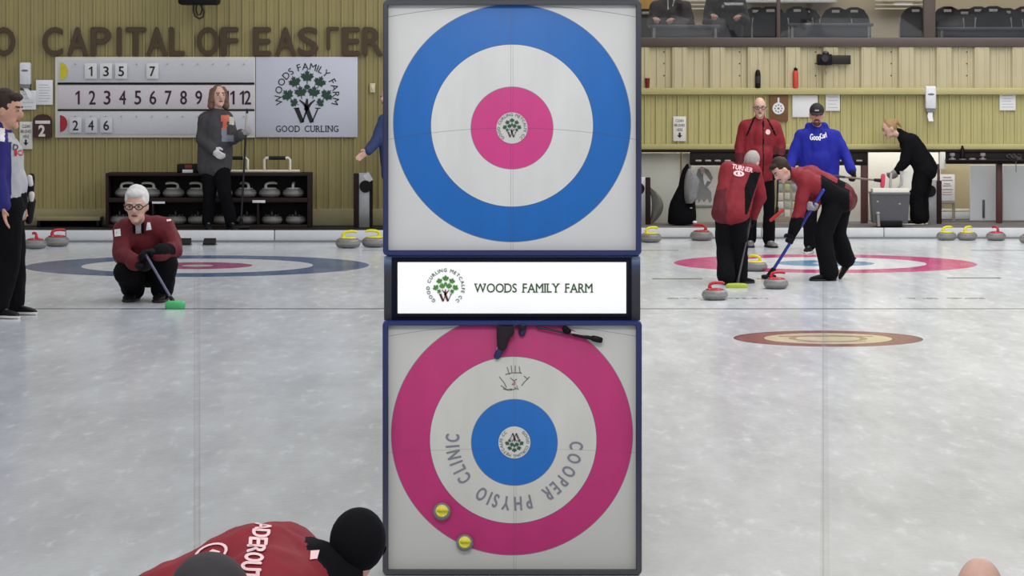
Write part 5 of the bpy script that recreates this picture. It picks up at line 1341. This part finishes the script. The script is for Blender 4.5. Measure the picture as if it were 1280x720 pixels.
# lounge chairs and tables
CHB = mat('black_chair_back', (22, 19, 18), .7, var=.1, spec=.2); CHL = mat('chair_chrome', (196, 192, 190), .3, metal=.4)
def make_chair(label):
    r = root('lounge_chair', (0, 0, 0), label, 'chair', 'black lounge chairs')
    m = MB(); m.bbox((0, 0, .45), (.44, .42, .05), .02); m.build('seat', CHB, r)
    m = MB(); pts = [(-.20, .55), (.20, .55), (.215, .70), (.19, .80), (.13, .86), (.05, .885), (-.05, .885), (-.13, .86), (-.19, .80), (-.215, .70)]
    m.prism(pts, -.205, -.175); m.build('backrest', CHB, r)
    m = MB(); m.bbox((0, -.208, .845), (.10, .012, .025), .005); m.build('grip_slot', PRINTW, r)
    for sx in (-1, 1):
        for sy in (-1, 1):
            m = MB(); m.tube([(sx * .19, sy * .18, .44), (sx * .215, sy * .21, 0)], .011, 8); m.build('leg', CHL, r)
        m = MB(); m.tube([(sx * .20, -.19, .44), (sx * .218, -.20, .62), (sx * .205, -.19, .78)], .011, 8); m.build('back_rail', CHL, r)
    return r
ch0 = make_chair('')
spots = [(807, 11, 1.6, 'leftmost black chair, beside the pylon behind the glass'), (944, 9, 1.54, 'black chair just left of the thin window mullion, first of its row'), (964, 8, .62, 'black chair whose back overlaps the thin window mullion'), (996, 8, 1.08, 'black chair first to the right of the thin window mullion'),
         (1011, 10, 1.54, 'black chair behind the dark table right of the thin mullion'), (1048, 9, 1.08, 'black chair in the middle of the centre window'), (1070, 9, 1.54, 'black chair between the dark tables in the centre window'), (1143, 8, .62, 'black chair just left of the thick window mullion'),
         (1185, 8, .62, 'black chair just right of the thick window mullion'), (1207, 11, 1.08, 'black chair set back, second right of the thick mullion'), (1222, 8, 1.54, 'black chair third right of the thick mullion'), (1242, 7.5, .62, 'black chair with broad back right of the mullion'), (1260, 10, 1.08, 'black chair set back near the right frame edge'), (1279, 8, 1.54, 'black chair cut by the right frame edge')]
for i, (px, yt, dy, lab) in enumerate(spots):
    D_ = WR + dy; p = W(px, yt, D_); s = (p.z - ZF) / .885; loc = (p.x, D_ + .2, ZF)
    o = ch0 if i == 0 else dup(ch0, loc, random.uniform(-.2, .2), lab)
    o.location = loc; o.scale = (min(s, 1.0) * (1.12 if px in (1242, 964) else 1.0), 1.0, s); o['label'] = lab
TBL = mat('table_top_dark', (74, 80, 88), .35, var=.05)
for i, (x0, x1, yt, dy, lab) in enumerate(((812, 900, 31, .12, 'dark table before the seated spectators in the lounge'), (985, 1092, 29, .12, 'dark table in the middle lounge window'), (1172, 1300, 34, .12, 'dark table in the right lounge window'))):
    D_ = WR + dy; z1 = W(0, yt, D_).z; xa, xb = gx(x0, D_), gx(x1, D_)
    r = root('lounge_table', ((xa + xb) / 2, D_ + .2, ZF), lab, 'table', 'lounge tables')
    m = MB(); m.bbox(((xa + xb) / 2, D_ + .15, z1 - .02), (xb - xa, .3, .04), .01); m.build('tabletop', TBL, r)
    m = MB(); m.bbox(((xa + xb) / 2, D_ + .06, z1 - .16), (xb - xa - .06, .03, .24), .006); m.build('apron', mat('table_apron', (58, 60, 64), .5), r)
    for a in (xa + .06, xb - .06):
        for b in (.04, .26):
            m = MB(); m.tube([(a, D_ + b, z1 - .04), (a, D_ + b, ZF)], .018, 8); m.build('leg', CHL, r)

# ================================================================== lower panel: stones, legs and broom seen from above
RX = Matrix.Rotation(PI / 2, 4, 'X')                    # stands things out from the upright panel
yst = make_stone('', PLY, 'stones on the lower panel')
for i, (px, py, w, rz, lab) in enumerate(((552.5, 640, 22, .2, 'upper yellow-topped stone on the pink ring of the lower panel'), (581, 679, 21, -.7, 'lower yellow-topped stone at the rim of the lower panel'))):
    p = W(px, py, DT - .001); s = w * m_ / .290
    o = yst if i == 0 else dup(yst, (0, 0, 0), 0, lab, 'stones on the lower panel')
    o.location = p; o.rotation_euler = (PI / 2 + .16, rz, 0) ; o.scale = (s, s, s); o['label'] = lab; o['group'] = 'stones on the lower panel'
    o.rotation_euler = (PI / 2 - .30, 0, 0)
r = root('person', W(630, 406, DT - .02), 'trouser legs of a person stepping in at the top of the lower panel', 'person')
TRG = mat('dark_trouser', (36, 28, 34), .85, var=.2, scale=60); BSH = mat('blue_shoe', (38, 48, 92), .5, var=.2, scale=60)
b = MB(); b.cap(W(634, 404, DT - .03), W(628, 429, DT - .022), .030, .020); b.cap(W(628, 429, DT - .022), W(624.5, 437, DT - .02), .012, .014); b.cap(W(653, 402, DT - .03), W(653, 408, DT - .022), .022, .016)
def trim_top(me):
    bm = bmesh.new(); bm.from_mesh(me); z = W(0, 406.9, DT - .03).z
    bmesh.ops.bisect_plane(bm, geom=bm.verts[:] + bm.edges[:] + bm.faces[:], plane_co=(0, 0, z), plane_no=(0, 0, 1), clear_outer=True)
    bmesh.ops.holes_fill(bm, edges=[e for e in bm.edges if e.is_boundary]); bm.to_mesh(me); bm.free()
me = remesh(b, .004, 2); trim_top(me); me.materials.append(SKIN); link('body', me, r)
b = MB(); b.cap(W(632, 404, DT - .036), W(629.5, 418, DT - .034), .034, .029); b.cap(W(629.5, 418, DT - .034), W(628, 432, DT - .028), .029, .021); b.cap(W(636, 402, DT - .036), W(637, 415, DT - .034), .022, .018); b.cap(W(653, 401, DT - .036), W(653, 408, DT - .03), .022, .018)
me = remesh(b, .005, 2, .002, 40); trim_top(me); me.materials.append(TRG); link('trousers', me, r)
for a_, c_ in (((625.5, 436), (621.5, 445)), ((654, 409), (652.5, 416))):
    b = MB(); b.cap(W(a_[0], a_[1], DT - .022), W(c_[0], c_[1], DT - .014), .014, .012); so = b.build('shoe', BSH, r)
    b = MB(); b.cap(W(a_[0], a_[1], DT - .008), W(c_[0], c_[1], DT - .006), .014, .013); b.build('sole', BLACK, so)
r = broom('small black curling broom lying across the top of the lower panel', W(672, 409, DT - .02), W(746, 424, DT - .022), SHB, BLACK, (1, 0, -.24), .045, .024, .024, rs=.0042)
m = MB(); m.cap(W(712, 414.5, DT - .021), W(733, 420.5, DT - .021), .0052); m.build('shaft_print', SHW, r)
m = MB(); m.cap(W(706.5, 411, DT - .026), W(709, 414, DT - .024), .012, .012); m.ell(W(709, 414, DT - .024), (.016, .014, .010)); gl_ = m.build('glove', GLV, bpy.data.objects['person']) if False else m.build('hand_wrap', GLV, r)

# ================================================================== light and camera
w = bpy.data.worlds.new('hall_air'); sc.world = w; w.use_nodes = True
w.node_tree.nodes['Background'].inputs[0].default_value = (.95, .97, 1.0, 1); w.node_tree.nodes['Background'].inputs[1].default_value = .78
def area(name, loc, sx, sy, power, rot=(0, 0, 0), col=(1, .98, .95)):
    l = bpy.data.lights.new(name, 'AREA'); l.shape = 'RECTANGLE'; l.size = sx; l.size_y = sy; l.energy = power; l.color = col
    o = bpy.data.objects.new(name, l); COL.objects.link(o); o.location = loc; o.rotation_euler = rot
area('ceiling_lamps_right', (6.0, 30, 7.0), 8, 22, 1400)
area('ceiling_lamps_left', (-5.0, 24, 7.0), 6, 24, 120)
area('lounge_lamps', (6.0, WR + 1.9, 5.6), 12, 2.4, 330, col=(1, .94, .84))
area('corridor_fill', (4.6, WR + .22, 1.28), 7.4, .12, 46, (math.radians(30), 0, 0))  # added fill hidden behind the wall, brightens the panels in the openings
area('pylon_fill', (0, 6.0, 5.0), 3, 1.0, 150, (math.radians(52), 0, 0))  # added fill light that brightens the pylon boards, no real fixture
cam = bpy.data.cameras.new('camera'); co = bpy.data.objects.new('camera', cam); COL.objects.link(co)
co.location = (0, 0, H); co.rotation_euler = (PI / 2, 0, 0)
cam.sensor_width = 36; cam.lens = F / 1280 * 36; cam.shift_x = 0; cam.shift_y = -(360 - HY) / 1280; cam.clip_end = 200
sc.camera = co
sc.view_settings.view_transform = 'Standard'; sc.view_settings.look = 'None'; sc.view_settings.exposure = 0; sc.view_settings.gamma = 1; sc.view_settings.use_curve_mapping = False
bpy.data.scenes.remove(WORK)
